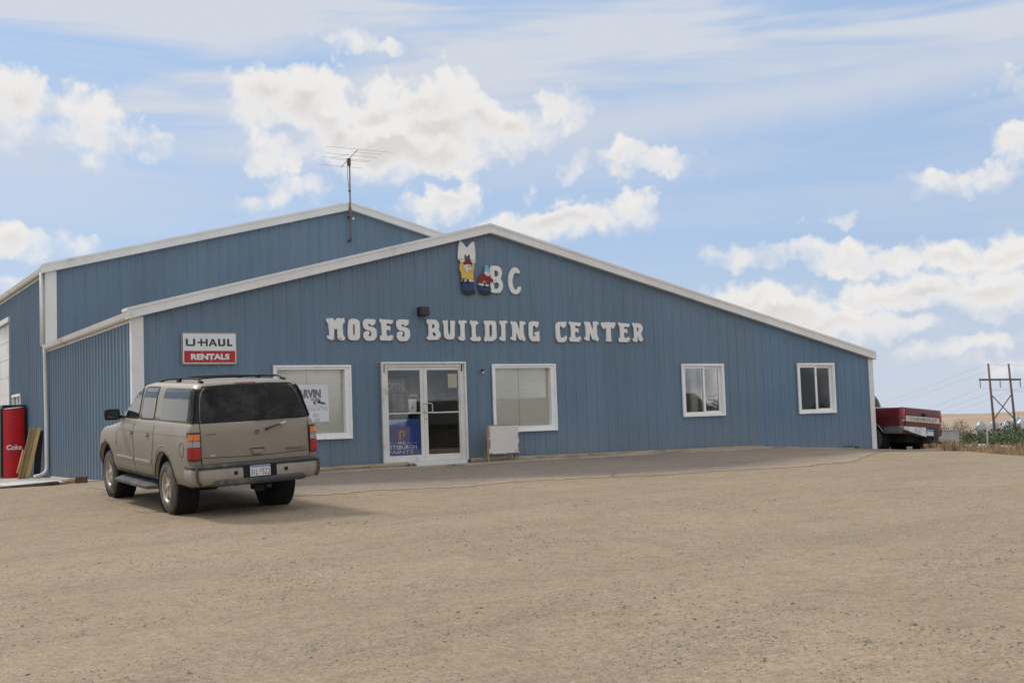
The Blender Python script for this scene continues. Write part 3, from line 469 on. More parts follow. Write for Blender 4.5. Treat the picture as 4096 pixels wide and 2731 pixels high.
ribwall('side_wall',XR,'y',1,0,9.1,lambda x:-.8,lambda y:2.3,[],SID,shop)
q=MB()
for (xa,za,xb,zb) in ((XL-.12,3.15,XA,5.30),(XA,5.30,XR+.12,2.32)):
    q.add([(xa,-.12,za),(xb,-.12,zb),(xb,9.1,zb),(xa,9.1,za),(xa,-.12,za-.03),(xb,-.12,zb-.03),(xb,9.1,zb-.03),(xa,9.1,za-.03)],[(0,1,2,3),(7,6,5,4),(0,4,5,1),(2,6,7,3),(0,3,7,4),(1,5,6,2)])
q.build('roof',ROOF,shop)
def rake(name,pts,y,h,parent,m=TRIM,d=.13):
    """bent metal trim along the gable edge: deep face, small return lip below and a folded cap"""
    for (xa,za),(xb,zb) in zip(pts,pts[1:]):
        q=MB()
        for (dz0,dz1,y0,y1) in ((-h*.22,.02,y-d-.012,y+.3),(-h,-h*.22+.002,y-d,y-d+.02),(-h-.035,-h+.006,y-d-.018,y-.002)):
            q.add([(xa,y0,za+dz0),(xb,y0,zb+dz0),(xb,y0,zb+dz1),(xa,y0,za+dz1),(xa,y1,za+dz0),(xb,y1,zb+dz0),(xb,y1,zb+dz1),(xa,y1,za+dz1)],[(0,1,2,3),(7,6,5,4),(0,4,5,1),(3,2,6,7),(0,3,7,4),(1,5,6,2)])
        q.build(name,m,parent)
rake('rake_trim',[(XL-.14,3.27),(XA,5.41),(XR+.07,2.415)],0,.17,shop)
def lstrip(name,x,y,w,z0,z1,sx,parent,sy=-1):
    q=MB(); q.box(min(x-sx*.035,x+sx*w),max(x-sx*.035,x+sx*w),y-.035,y-.004,z0,z1); q.box(min(x-sx*.035,x-sx*.004),max(x-sx*.035,x-sx*.004),y-.004,y+w*.7,z0,z1)
    return q.build(name,TRIM,parent,bevel=.004)
lstrip('corner_trim',XL,0,.20,-.5,3.13,1,shop); lstrip('corner_trim',XR,0,.15,-.5,2.24,-1,shop)
# eave gutter with downspout on the left side
def gutter(name,x,y0,y1,z,parent,s=-1):
    q=MB(); prof=[(0,0),(0,-.11),(.06,-.13),(.10,-.10),(.13,0),(.118,0),(.09,-.09),(.055,-.115),(.012,-.1),(.012,0)]
    vs=[(x+s*(p+.02),yy,z+h) for yy in (y0,y1) for p,h in prof]; n=len(prof)
    q.add(vs,[(i,(i+1)%n,n+(i+1)%n,n+i) for i in range(n)]+[tuple(range(n)),tuple(range(n,2*n))[::-1]]); return q.build(name,TRIM,parent)
gutter('gutter',XL-.02,-.16,8.95,3.20,shop); gutter('gutter',XR-.02,-.05,9,2.36,shop,1)
sof=MB(); sof.box(XL-.03,XL-.004,0,9.05,3.02,3.10); sof.build('eave_trim',TRIM,shop)
# big rear building
big=empty('warehouse_building',(0,9.1,0),label='taller blue metal warehouse behind the storefront, with a white roof edge',cat='building')
YB=9.1; BA=1.02; BR=2*BA-XL
def rake2(x): return 5.14+(x-XL)*(7.36-5.14)/(BA-XL) if x<BA else 7.36-(x-BA)*(7.36-5.14)/(BA-XL)
def bp(o):
    o.parent=big; o.matrix_parent_inverse=Matrix.Translation((0,-9.1,0)); return o
bp(ribwall('front_wall',YB,'x',-1,XL,BR,lambda x:1.0,rake2,[],SID,None,ph=.05))
GD=(15.3,19.9,-.6,4.38); SW=(13.35,14.7,.9,2.03)
bp(ribwall('side_wall',XL,'y',-1,YB,42,lambda x:-1.2,lambda y:5.2,[GD,SW],SID,None,rh=.03))
bp(ribwall('side_wall',BR,'y',1,YB,42,lambda x:-1.2,lambda y:5.2,[],SID,None))
q=MB()
for (xa,za,xb,zb) in ((XL-.12,5.2,BA,7.42),(BA,7.42,BR+.12,5.2)):
    q.add([(xa,YB-.12,za),(xb,YB-.12,zb),(xb,42,zb),(xa,42,za),(xa,YB-.12,za-.03),(xb,YB-.12,zb-.03),(xb,42,zb-.03),(xa,42,za-.03)],[(0,1,2,3),(7,6,5,4),(0,4,5,1),(2,6,7,3),(0,3,7,4),(1,5,6,2)])
bp(q.build('roof',ROOF))
for o in list(COL.objects): pass
n0=set(COL.objects)
rake('rake_trim',[(XL-.14,5.32),(BA,7.54),(BR+.14,5.32)],YB,.19,None)
lstrip('corner_trim',XL,YB,.24,3.2,5.17,1,None)
gutter('gutter',XL-.02,YB-.1,42,5.25,None)
q=MB(); q.tube([(XL-.10,YB+.16,5.14),(XL-.10,YB+.16,3.2)],.055,8); q.build('downspout',TRIM)
q=MB(); q.box(XL-.03,XL-.004,YB,42,5.06,5.14); q.build('eave_trim',TRIM)
# overhead garage door
q=MB()
for i in range(9):
    z0=-.6+i*.55; q.box(XL+.06,XL+.10,GD[0],GD[1],z0+.006,min(z0+.544,GD[3]))
gd=q.build('garage_door',mat('garage_door_white',(.72,.71,.67),.5,var=.05,dirt=(.5,.46,.4),ds=1.),bevel=.006)
q=MB(); q.box(XL-.06,XL+.02,GD[0]-.1,GD[1]+.1,GD[3]-.01,GD[3]+.14); q.box(XL-.02,XL+.03,GD[0]-.08,GD[0]+.02,-.6,GD[3]-.01); q.build('garage_door_frame',TRIM)
q=MB(); y0,y1,z0,z1=SW
q.box(XL-.04,XL+.06,y0-.05,y1+.05,z1,z1+.07); q.box(XL-.03,XL+.06,y0-.05,y1+.05,z0-.07,z0); q.box(XL-.03,XL+.06,y0-.05,y0+.02,z0,z1); q.box(XL-.03,XL+.06,y1-.02,y1+.05,z0,z1); q.box(XL-.01,XL+.05,(y0+y1)/2-.03,(y0+y1)/2+.03,z0,z1)
wf=q.build('window',FRM); 
q=MB(); q.box(XL+.03,XL+.035,y0,y1,z0,z1); pn=q.build('pane',glassmat('window_glass'))
for o in set(COL.objects)-n0: bp(o)
pn.parent=wf; pn.matrix_parent_inverse=Matrix.Identity(4)
# lower downspout from the shop gutter, at the joint of the two buildings
q=MB(); q.tube([(XL-.10,8.88,3.09),(XL-.10,8.88,2.9),(XL-.09,8.8,1.0),(XL-.09,8.8,.02),(XL-.13,8.78,-.10),(XL-.24,8.72,-.17),(XL-.42,8.6,-.19)],.05,10); q.build('downspout',TRIM,shop)
q=MB(); q.box(XL-.028,XL-.002,6.2,8.7,-.27,-.20); q.build('base_flashing',TRIM,shop)
# interior shell
q=MB()
for (a,bx,c,d,e,f_) in ((XL+.3,XR-.3,7.5,7.55,-.1,3.0),(XL+.3,XR-.3,.35,7.5,-.06,-.03),(XL+.3,XR-.3,.35,7.5,2.6,2.64),(-3.0,-2.95,.3,7.5,-.03,2.6),(.36,.41,.3,7.5,-.03,2.6),(5.2,5.25,.3,7.5,-.03,2.6),(8.8,8.85,.3,7.5,-.03,2.6),(XL+.3,XL+.35,.3,7.5,-.03,2.6),(XR-.35,XR-.3,.3,7.5,-.03,2.6)):
    q.box(a,bx,c,d,e,f_)
q.build('interior_walls',mat('interior_paint',(.24,.225,.20),.9),shop)
GL=glassmat('window_glass')
def framebox(q,x0,x1,z0,z1,w,y0,y1,wt=None,wb=None,wr=None):
    wt=wt or w; wb=wb or w; wr=wr or w
    q.box(x0,x1,y0,y1,z1-wt,z1); q.box(x0,x1,y0,y1,z0,z0+wb); q.box(x0,x0+w,y0,y1,z0+wb,z1-wt); q.box(x1-wr,x1,y0,y1,z0+wb,z1-wt)
BL1=mat('cream_blind',(.86,.83,.73),.85,var=.04,vs=2,stretch=(1,1,12))
for (a,c,z0,z1,kind) in WIN:
    q=MB()
    if kind=='blind':
        framebox(q,a,c,z0,z1,.045,-.075,-.02,wt=.045); framebox(q,a+.035,c-.035,z0+.035,z1-.035,.05,-.05,.12,wt=.06,wb=.10,wr=.11)
        wn=q.build('window',FRM,shop,bevel=.004)
        MB().box(a+.08,c-.14,.075,.081,z0+.13,z1-.09).build('pane',GL,wn)
        q=MB(); n=36; zz0,zz1=z0+.1,z1-.05; xm=a+.80
        for (xa,xb) in ((a+.07,xm-.004),(xm+.004,c-.1)):
            for i in range(n):
                za=lerp(zz0,zz1,i/n); zb_=lerp(zz0,zz1,(i+1)/n)
                q.add([(xa,.098,za),(xb,.098,za),(xb,.104,zb_-.001),(xa,.104,zb_-.001)],[(0,1,2,3)])
        q.build('blind',BL1,wn,recalc=False)
    else:
        framebox(q,a,c,z0,z1,.05,-.065,-.02); xm=(a+c)/2+(.03 if kind=='slider' else 0)
        framebox(q,a+.045,c-.045,z0+.045,z1-.045,.025,-.05,.10)
        framebox(q,a+.06,xm+.035,z0+.06,z1-.06,.06,-.03,.015); framebox(q,xm-.035,c-.06,z0+.06,z1-.06,.075,.02,.06,wr=.085)
        wn=q.build('window',FRM,shop,bevel=.003)
        g=MB(); g.box(a+.1,xm,-.01,-.005,z0+.1,z1-.1); g.box(xm,c-.12,.035,.04,z0+.1,z1-.1); g.build('pane',GL,wn)
        if kind=='slider': MB().box(xm-.2,xm-.02,.22,.30,z0,z1).box(xm-.23,xm-.2,.24,.3,z0,z1).build('curtain',mat('curtain_cream',(.5,.46,.4),.9),wn)
        else:
            g=MB()
            for xx in (c-.52,c-.27): g.box(xx,xx+.07,.9,.94,z0+.35,z1-.2)
            g.build('shelf_post',mat('pale_metal',(.6,.62,.62),.5),wn)
            g=MB(); g.box(c-.62,c-.05,.9,1.0,z0+.5,z0+.56); g.build('shelf',mat('pale_metal',(.6,.62,.62),.5),wn)
# entrance: one frame, two glazed leaves
q=MB(); framebox(q,-2.32,-.2,-.02,2.2,.045,-.10,-.03,wb=.001)
q.box(-2.275,-2.20,-.055,.10,-.02,2.155); q.box(-.345,-.245,-.055,.10,-.02,2.155); q.box(-2.20,-.345,-.055,.10,2.085,2.155)
q.box(-2.275,-.245,-.12,.14,-.16,-.02)
q.build('door_frame',ALU,shop,bevel=.004)
for (a,c) in ((-2.198,-1.272),(-1.266,-.347)):
    q=MB(); left=a<-2
    framebox(q,a,c,-.012,2.082,.05 if left else .085,-.035,.01,wt=.065,wb=.14,wr=.085 if left else .03)
    dl=q.build('door',ALU,shop,bevel=.003)
    MB().box(a+.04,c-.03,-.013,-.008,.1,2.03).build('pane',GL,dl)
    MB().box(a+.05,c-.03,-.028,-.006,1.045,1.075).build('push_bar',mat('bar_white',(.6,.58,.54),.4),dl)
    q=MB(); xh=-1.335 if left else -1.115; xo=-1.245 if left else -1.22
    if not left: q.tube([(-1.225,-.035,1.265),(-1.225,-.09,1.265),(-1.20,-.10,1.265),(-1.12,-.10,1.265),(-1.095,-.10,1.24),(-1.095,-.10,1.09),(-1.12,-.10,1.065),(-1.2,-.10,1.065),(-1.225,-.09,1.065),(-1.225,-.035,1.065)],.012,8)
    else: q.tube([(-1.30,-.035,1.265),(-1.30,-.085,1.265),(-1.30,-.095,1.25),(-1.30,-.095,1.08),(-1.30,-.085,1.065),(-1.30,-.035,1.065)],.012,8)
    q.build('handle',mat('handle_metal',(.55,.53,.49),.35,metal=.5),dl)
    if not left: MB().lathe([(0,-.05),(.02,-.05),(.022,-.04),(.022,-.03)],12,Matrix.Translation((-1.235,0,.93))@Matrix.Rotation(R(90),4,'Z')@Matrix.Translation((0,0,0))).build('lock',mat('handle_metal',(.55,.53,.49)),dl)
for x in (-2.25,-.30):
    MB().box(x-.012,x+.012,-.075,-.056,1.98,2.13).build('hinge',mat('dark_metal',(.08,.07,.06),.5,metal=.5),shop)
# blind behind nothing: posters and papers on the glass (behind the panes)
def xz(y): return lambda a,c,*k:(a,y-(k[0] if k else 0),c)
WHT=mat('white_paint',(.78,.77,.74),.6,var=.05,vs=2); LET=mat('sign_white',(.72,.71,.67),.6,var=.07,vs=3,dirt=(.30,.17,.10),ds=5,da=.12)
BLUE=mat('poster_blue',(.002,.065,.36),.5,var=.1,vs=2)
ps=MB().box(-2.19,-1.30,.012,.02,.07,.93).build('poster',BLUE); tag(ps,'blue paint poster with a rainbow letter P behind the left door glass','poster')
NAVYT=mat('poster_light_blue',(.30,.45,.75),.5)
bmobj('light_band',flatpoly([[(-2.185,.81),(-1.95,.84),(-1.75,.88),(-1.56,.925),(-2.185,.925)]],xz(.011),.001),NAVYT,ps)
PTW=mat('print_white',(.85,.86,.88),.6)
text('lettering','PITTSBURGH',xz(.009),-2.235,-1.46,.265,.355,PTW,ps,.02); text('lettering','PAINTS',xz(.009),-2.17,-1.55,.17,.245,PTW,ps,.0); text('lettering','PPG',xz(.009),-1.92,-1.74,.375,.43,PTW,ps,.02)
MB().box(-2.17,-1.96,.008,.010,.398,.404).build('rule',PTW,ps); MB().box(-1.70,-1.44,.008,.010,.398,.404).build('rule',PTW,ps)
def ribbon(name,pts,w,mapf,m,parent,t=.002):
    L=[];Rr=[]
    for i,p in enumerate(pts):
        a=Vector(pts[max(i-1,0)]);c=Vector(pts[min(i+1,len(pts)-1)]);d=(c-a).normalized();nn=Vector((-d.y,d.x)); L.append(tuple(Vector(p)+nn*w/2));Rr.append(tuple(Vector(p)-nn*w/2))
    vs=[mapf(a,c) for a,c in L]+[mapf(a,c) for a,c in Rr]; n=len(pts)
    me=D.meshes.new(name); me.from_pydata(vs,[],[(i,i+1,n+i+1,n+i) for i in range(n-1)]); me.materials.append(m); return link(name,me,parent)
for i,(cc_,cl) in enumerate((('rainbow_red',(.5,.03,.02)),('rainbow_orange',(.7,.22,.02)),('rainbow_yellow',(.7,.5,.04)),('rainbow_green',(.03,.25,.10)))):
    o=.016*i; r_=.085-o; cxp,czp=-1.815,.61
    pts=[(-1.895+o,.47),(-1.895+o,.61)]+[(cxp-r_*math.cos(R(a)),czp+r_*math.sin(R(a))) for a in range(15,256,20)]
    ribbon('rainbow_stripe',pts,.016,xz(.0085-.0002*i),mat(cc_,cl,.6),ps)
def paper(name,x0,x1,z0,z1,m,label,cat,y=.0,sk=0):
    o=bmobj(name,flatpoly([[(x0,z0+sk),(x1,z0),(x1+sk,z1),(x0-sk,z1+sk)]],xz(y+.004),.002),m); return tag(o,label,cat)
pp=paper('notice',-1.63,-1.45,1.06,1.37,WHT,'small white notice taped inside the left door glass','notice',sk=.012)
q=MB(); q.box(-1.56,-1.545,-.001,.002,1.15,1.19); q.box(-1.535,-1.52,-.001,.002,1.17,1.21); q.build('print',mat('ink',(.05,.05,.06)),pp)
paper('notice',-.63,-.395,1.61,1.93,mat('pale_yellow',(.62,.58,.36),.8),'pale yellow sheet taped high in the right door glass','notice')
osg=paper('open_sign',-2.16,-1.68,1.52,1.83,mat('faded_sign',(.10,.095,.09),.7),'faded dark open sign hanging behind the left door glass','sign',y=.05)
text('lettering','OPEN',xz(.043),-2.13,-1.74,1.60,1.74,mat('faded_white',(.4,.41,.41),.7),osg)
rp=paper('faded_poster',-2.0,-1.72,1.10,1.50,mat('faded_red',(.16,.08,.07),.8,var=.4,vs=8),'faded red poster on the left door glass below the open sign','poster',y=.06)
dec=bmobj('decal',flatpoly([roundpoly([(-1.62,1.43),(-1.40,1.43),(-1.40,1.48),(-1.62,1.48)],.01)],xz(.005),.001),mat('decal_grey',(.2,.2,.22),.6)); tag(dec,'small grey decal on the left door glass above the white notice','decal')
# window sign (rose emblem) in the left window
ws=bmobj('window_sign',flatpoly([[(-4.66,.93),(-3.62,.93),(-3.63,1.735),(-4.66,1.735)]],xz(.072),.003),mat('sign_board_white',(.66,.67,.68),.6,var=.03)); tag(ws,'white sign with grey lettering and a rose behind the left window','sign')
GRY=mat('print_grey',(.17,.17,.16),.7); GRL=mat('print_lightgrey',(.30,.30,.31),.7)
text('lettering','MARVIN',xz(.067),-4.45,-3.80,1.44,1.63,GRY,ws,.06)
text('lettering','BLDG CTR',xz(.067),-4.22,-3.65,1.17,1.245,GRL,ws); text('lettering','SD',xz(.067),-3.99,-3.85,1.04,1.11,GRL,ws); text('lettering','00',xz(.067),-3.95,-3.83,.945,1.01,GRL,ws)
MB().box(-4.6,-3.64,.066,.068,1.275,1.28).build('rule',GRL,ws)
def disc(name,x,z,rx,rz,rot,m,parent,y,n=18,wob=0.):
    pts=[]
    for k in range(n):
        a=2*math.pi*k/n; q_=1+wob*math.sin(a*5); X=rx*math.cos(a)*q_;Z=rz*math.sin(a)*q_; pts.append((x+X*math.cos(rot)-Z*math.sin(rot),z+X*math.sin(rot)+Z*math.cos(rot)))
    return bmobj(name,flatpoly([pts],xz(y),.0008),m,parent)
LF=mat('print_leaf',(.13,.17,.20),.7)
for (x,z,rx,rz,ro_) in ((-3.86,1.39,.035,.055,.3),(-3.80,1.335,.06,.025,-.3),(-3.95,1.34,.03,.045,.6),(-4.0,1.41,.035,.018,.2),(-3.84,1.36,.05,.02,.9),(-3.74,1.33,.05,.022,-.4)): disc('leaf',x,z,rx,rz,ro_,LF,ws,.0665)
disc('petal',-3.91,1.39,.048,.048,0,mat('print_rose',(.48,.30,.28),.7),ws,.0655,wob=.08); disc('petal',-3.905,1.395,.026,.024,0,mat('print_rose2',(.38,.2,.2),.7),ws,.0645)
ws.location.x=.11
# ---------------- letters ----------------
yt=-.03
cnt={}
names={'M':'','O':''}
LB=[('M','white wooden letter M starting the word MOSES'),('O','white wooden letter O in the word MOSES'),('S','white wooden letter S in the middle of the word MOSES'),('E','white wooden letter E in the word MOSES'),('S','white wooden letter S ending the word MOSES'),
('B','white wooden slab serif letter B starting the word BUILDING'),('U','white wooden letter U with rusty stains in the word BUILDING'),('I','white wooden letter I between U and L in BUILDING'),('L','white wooden letter L in the word BUILDING'),('D','white wooden letter D in the word BUILDING'),('I','white wooden letter I between D and N in BUILDING'),('N','white wooden letter N in the word BUILDING'),('G','white wooden letter G ending the word BUILDING'),
('C','white wooden slab serif letter C starting the word CENTER'),('E','white wooden letter E between C and N in CENTER'),('N','white wooden letter N in the word CENTER'),('T','white wooden letter T with a brown stain in CENTER'),('E','white wooden letter E between T and R in CENTER'),('R','white wooden letter R ending the word CENTER')]
for (ch,loops),(c2,lb) in zip(GLYPHS,LB):
    xs=[p[0] for p in loops[0]];zs=[p[1] for p in loops[0]]; ox,oz=min(xs),min(zs)
    lp=[smoothloop([(x-ox,z-oz) for x,z in L_]) for L_ in loops]
    o=bmobj('letter_'+ch.lower(),flatpoly(lp,xz(0),.03),LET); o.location=(ox,-.022,oz); tag(o,lb,'letter','white letters spelling the shop name')
for (ch,loops),lb in zip(MBC,('white pointed letter M held up by the yellow-shirted cutout workman','large plain white letter B pushed by the red-sweatered cutout workman','large plain rounded white letter C high under the gable')):
    xs=[p[0] for p in loops[0]];zs=[p[1] for p in loops[0]]; ox,oz=min(xs),min(zs)
    lp=[smoothloop([(x-ox,z-oz) for x,z in L_]) for L_ in loops]
    o=bmobj('letter_'+ch.lower(),flatpoly(lp,xz(0),.03),LET); o.location=(ox,-.022,oz); tag(o,lb,'letter','large white initials under the gable')
PC={'yellow':(.62,.42,.07),'navy':(.02,.04,.13),'black':(.012,.013,.014),'cream':(.6,.6,.5),'face':(.62,.56,.53),'face2':(.58,.51,.48),'darkred':(.20,.012,.012),'skyblue':(.18,.40,.52),'grey':(.33,.31,.32)}
for F,lb in zip(FIGS,('flat painted cutout workman in a red cap and yellow shirt lifting the letter M','flat painted cutout workman in a blue hat and red sweater pushing the letter B')):
    xs=[p[0] for n_,m_,L_ in F for p in L_];zs=[p[1] for n_,m_,L_ in F for p in L_]; ox,oz=min(xs),min(zs)
    e=empty('cutout_figure',(ox,-.055,oz),label=lb,cat='cutout figure',group='painted cutout workmen under the gable')
    for i,(n_,m_,L_) in enumerate(F):
        base=n_ in('shirt','sweater','trousers','boots')
        lp=smoothloop([(x-ox,z-oz) for x,z in L_]); d0=.0 if base else .006+.0012*i
        if n_=='boots': d0=.0035
        if n_=='trousers': d0=.002
        bmobj(n_,flatpoly([lp],xz(.0),.018+d0),mat('figure_'+m_,PC[m_],.6,var=.12,vs=6,dirt=(.3,.3,.3) if m_=='navy' else None,ds=9,da=.1),e)
# rental sign
us=empty('rental_sign',(-6.70,-.03,2.165),label='white and red rental sign with dark lettering on the blue wall',cat='sign')
def xzo(y,ox,oz): return lambda a,c,*k:(a-ox,y-(k[0] if k else 0),c-oz)
O3=(-6.70,2.165)
def rr(x0,x1,z0,z1,r): return roundpoly([(x0,z0),(x1,z0),(x1,z1),(x0,z1)],r)
bmobj('frame',flatpoly([rr(-6.70,-5.56,2.165,2.82,.05)],xzo(0,*O3),.02),mat('sign_frame_grey',(.42,.38,.33),.5),us)
bmobj('frame_band',flatpoly([rr(-6.687,-5.573,2.178,2.807,.042)],xzo(-.02,*O3),.002),mat('sign_dark',(.06,.05,.05),.5),us)
bmobj('panel',flatpoly([rr(-6.677,-5.583,2.188,2.797,.035)],xzo(-.022,*O3),.003),mat('sign_face',(.68,.70,.71),.45,var=.04),us)
bmobj('red_panel',flatpoly([[(-6.655,2.205),(-5.60,2.205),(-5.60,2.445),(-6.655,2.445)]],xzo(-.025,*O3),.002),mat('sign_red',(.42,.012,.014),.5,var=.06,dirt=(.5,.4,.35),ds=14,da=.02),us)
HV=mat('sign_black',(.035,.03,.028),.5)
z0,z1=2.54,2.69
def gl(pts): bmobj('lettering',flatpoly([pts],xzo(-.0255,*O3),.002),HV,us)
def ug(x,wd,s=.045): gl([(x,z1),(x+s,z1),(x+s,z0+s*.75),(x+wd-s,z0+s*.75),(x+wd-s,z1),(x+wd,z1),(x+wd,z0+.03),(x+wd-.025,z0),(x+.025,z0),(x,z0+.03)])
ug(-6.62,.195); ug(-5.955,.15)
gl([(-6.385,2.60),(-6.385,2.632),(-6.32,2.632),(-6.32,z1),(-6.283,z1),(-6.283,2.632),(-6.21,2.632),(-6.21,z1),(-6.17,z1),(-6.17,z0),(-6.21,z0),(-6.21,2.60),(-6.283,2.60),(-6.283,z0),(-6.32,z0),(-6.32,2.60)])
bmobj('lettering',flatpoly([[(-6.15,z0),(-6.085,z1),(-6.045,z1),(-5.975,z0),(-6.02,z0),(-6.035,2.575),(-6.095,2.575),(-6.11,z0)],[(-6.083,2.602),(-6.048,2.602),(-6.065,2.645)]],xzo(-.0255,*O3),.002),HV,us)
gl([(-5.765,z1),(-5.72,z1),(-5.72,z0+.033),(-5.655,z0+.033),(-5.655,z0),(-5.765,z0)])
text('lettering','RENTALS',xzo(-.0285,*O3),-6.52,-5.72,2.262,2.385,mat('sign_face'),us,.05)
# flood light box and small lamp
fl_=empty('flood_light',(-1.25,-.02,3.33),label='dark square flood light box above the word BUILDING',cat='light fixture')
q=MB(); q.box(-.13,.10,-.20,0,-.10,.10); q.build('housing',mat('bronze_metal',(.045,.038,.032),.5,metal=.3),fl_,bevel=.02)
q=MB(); q.box(-.085,.085,-.207,-.198,-.07,.02); q.build('lens',mat('lens_dark',(.02,.018,.015),.15),fl_)
q=MB(); q.box(-.05,.05,-.0,.02,-.06,.06); q.build('bracket',BLK,fl_)
sc_=empty('wall_lamp',(.25,-.02,1.97),label='tiny dark wall lamp with a pale shade between the doors and the right window',cat='light fixture')
MB().tube([(0,0,.02),(0,-.06,.05),(0,-.09,.03)],[.03,.035,.03],8).build('arm',BLK,sc_)
sc_.scale=(.75,.75,.75); MB().lathe([(.0,-.055),(.045,-.055),(.05,-.03),(.03,.0),(0,.01)],14,Matrix.Translation((-.01,-.10,0)),'z').build('lamp_shade',mat('lamp_cream',(.5,.45,.33),.6),sc_)
# TV antenna on the warehouse gable
an=empty('tv_antenna',(.985,8.94,6.35),label='thin metal television antenna on a mast above the warehouse gable',cat='antenna')
GAL=mat('galvanised_tube',(.22,.21,.19),.5,metal=.5,var=.2,vs=2)
MB().tube([(0,0,0),(.012,0,1.35),(.02,0,2.52)],.026,10).build('mast',GAL,an)
q=MB()
for z in (.03,.75): q.box(-.04,.04,-.02,.14,z-.02,z+.02)
q.build('bracket',mat('dark_metal'),an)
q=MB(); q.box(-.045,.045,-.045,.045,2.30,2.52); q.box(-.03,.03,-.03,.03,1.50,1.56); q.box(-.03,.03,-.03,.03,.95,1.02); q.build('clamp',mat('dark_metal'),an)
MB().tube([(.10,-.45,2.70),(-.02,.55,2.36)],.011,6).build('boom',GAL,an)
for (t_,x0,x1) in ((0,-.92,1.16),(.15,.0,.97),(.34,-.80,.90),(.55,-.82,.76),(.62,-.5,.72),(.97,-.82,.70)):
    x=0;y=lerp(-.45,.55,t_);z=lerp(2.70,2.36,t_)+.012
    MB().tube([(x0,y,z),(x1,y,z)],.0042,5).build('element',GAL,an)
MB().tube([(-.62,-.1,2.47),(-.05,-.1,2.62)],.004,5).build('element',GAL,an)
MB().tube([(-.02,-.03,2.4),(-.07,-.04,2.2),(-.07,-.04,1.9),(-.03,-.03,1.6)],.007,6).build('cable',BLK,an)
kn=MB(); kn.lathe([(0,-.04),(.03,-.03),(.04,0),(.03,.03),(0,.04)],12,Matrix.Translation((1.10,8.99,7.05)),'z'); tag(kn.build('insulator_knob',WHT),'small white knob on the warehouse gable beside the antenna mast','knob')
# timbers along the wall
TIM=mat('weathered_timber',(.36,.27,.17),.9,var=.2,vs=3,stretch=(.6,4,4),dirt=(.15,.11,.07),ds=2.5,da=.4,bump=.3)
def timber(x0,z0,x1,z1,y,lb,r=.055):
    d=MB(); n=max(4,int(abs(x1-x0)/.7)); pts=[(lerp(0,x1-x0,i/n),.012*math.sin(i*1.9+x0),lerp(0,z1-z0,i/n)+.006*math.sin(i*2.3)) for i in range(n+1)]
    d.tube(pts,r,8); o=d.build('landscape_timber',TIM); o.location=(x0,y,z0); return tag(o,lb,'timber','timbers laid along the foot of the front wall')
timber(-5.6,-.10,-1.75,-.065,-.13,'long brown timber along the wall foot left of the doors')
timber(-.16,-.055,3.1,-.08,-.11,'timber along the wall foot just right of the doors, under the blank sign board')
timber(3.12,-.08,8.72,-.11,-.12,'longest timber along the wall foot in the middle of the facade')
timber(8.76,-.14,11.9,-.30,-.11,'thin sloping timber along the wall foot below the last window',.045)
# blank A-frame board
bo=empty('sign_board',(.06,-.5,zg(.4,-.5)+.035),label='blank dirty white sign board on short wooden legs below the right window',cat='sign board')
WB=mat('board_white_rusty',(.66,.61,.57),.7,var=.06,vs=2,dirt=(.34,.22,.13),ds=2.4,da=.25)
MB().box(.035,.83,-.022,-.004,.17,.80).build('panel',WB,bo,bevel=.004)
WD=mat('old_wood',(.30,.24,.17),.9,var=.25,vs=4,dirt=(.12,.09,.06),ds=4)
for x in (.0,.79): MB().beam((x+.02,0,0),(x+.02,.02,.82),.045,.03).build('leg',WD,bo); MB().beam((x+.02,.17,0),(x+.02,.05,.80),.04,.025).build('leg',WD,bo)
MB().box(.0,.84,.0,.03,.79,.825).build('top_rail',WD,bo)
q=MB()
for (x0,x1,z0_,z1_) in ((.04,.06,.55,.79),(.04,.07,.3,.5),(.04,.12,.17,.19),(.8,.825,.2,.4),(.5,.8,.17,.18),(.81,.83,.5,.62)): q.box(x0,x1,-.024,-.0225,z0_,z1_)
q.build('rust_edge',mat('rust',(.22,.12,.06),.9,var=.4,vs=20),bo)
# weeds
def weed(x,y,s,lb,n=70,col=(.06,.085,.03),h=.16):
    q=MB(); rn=random.Random(int(x*100))
    for i in range(n):
        a=rn.random()*6.28; r_=s*rn.random()**.6; px,py=r_*math.cos(a),r_*math.sin(a)*.4; hh=h*rn.uniform(.4,1)*(1-.5*r_/s); l=rn.uniform(-.05,.05); w_=.008
        q.add([(px-w_,py,0),(px+w_,py,0),(px+l,py+rn.uniform(-.03,.03),hh)],[(0,1,2)])
    o=q.build('weed_clump',mat('weed_green',col,.8,var=.4,vs=9),recalc=False); o.location=(x,y,zg(x,y)+.02); tag(o,lb,'weeds','weeds growing at the foot of the wall'); return o
weed(-2.75,-.06,.35,'green weeds at the wall foot just left of the doors',120)
weed(-1.72,-.25,.12,'small green weed at the end of the left timber',60)
weed(12.0,-.10,.35,'green weeds at the wall foot below the right corner',110)
weed(-.9,-.66,.25,'low weeds in front of the door step',60,h=.05)
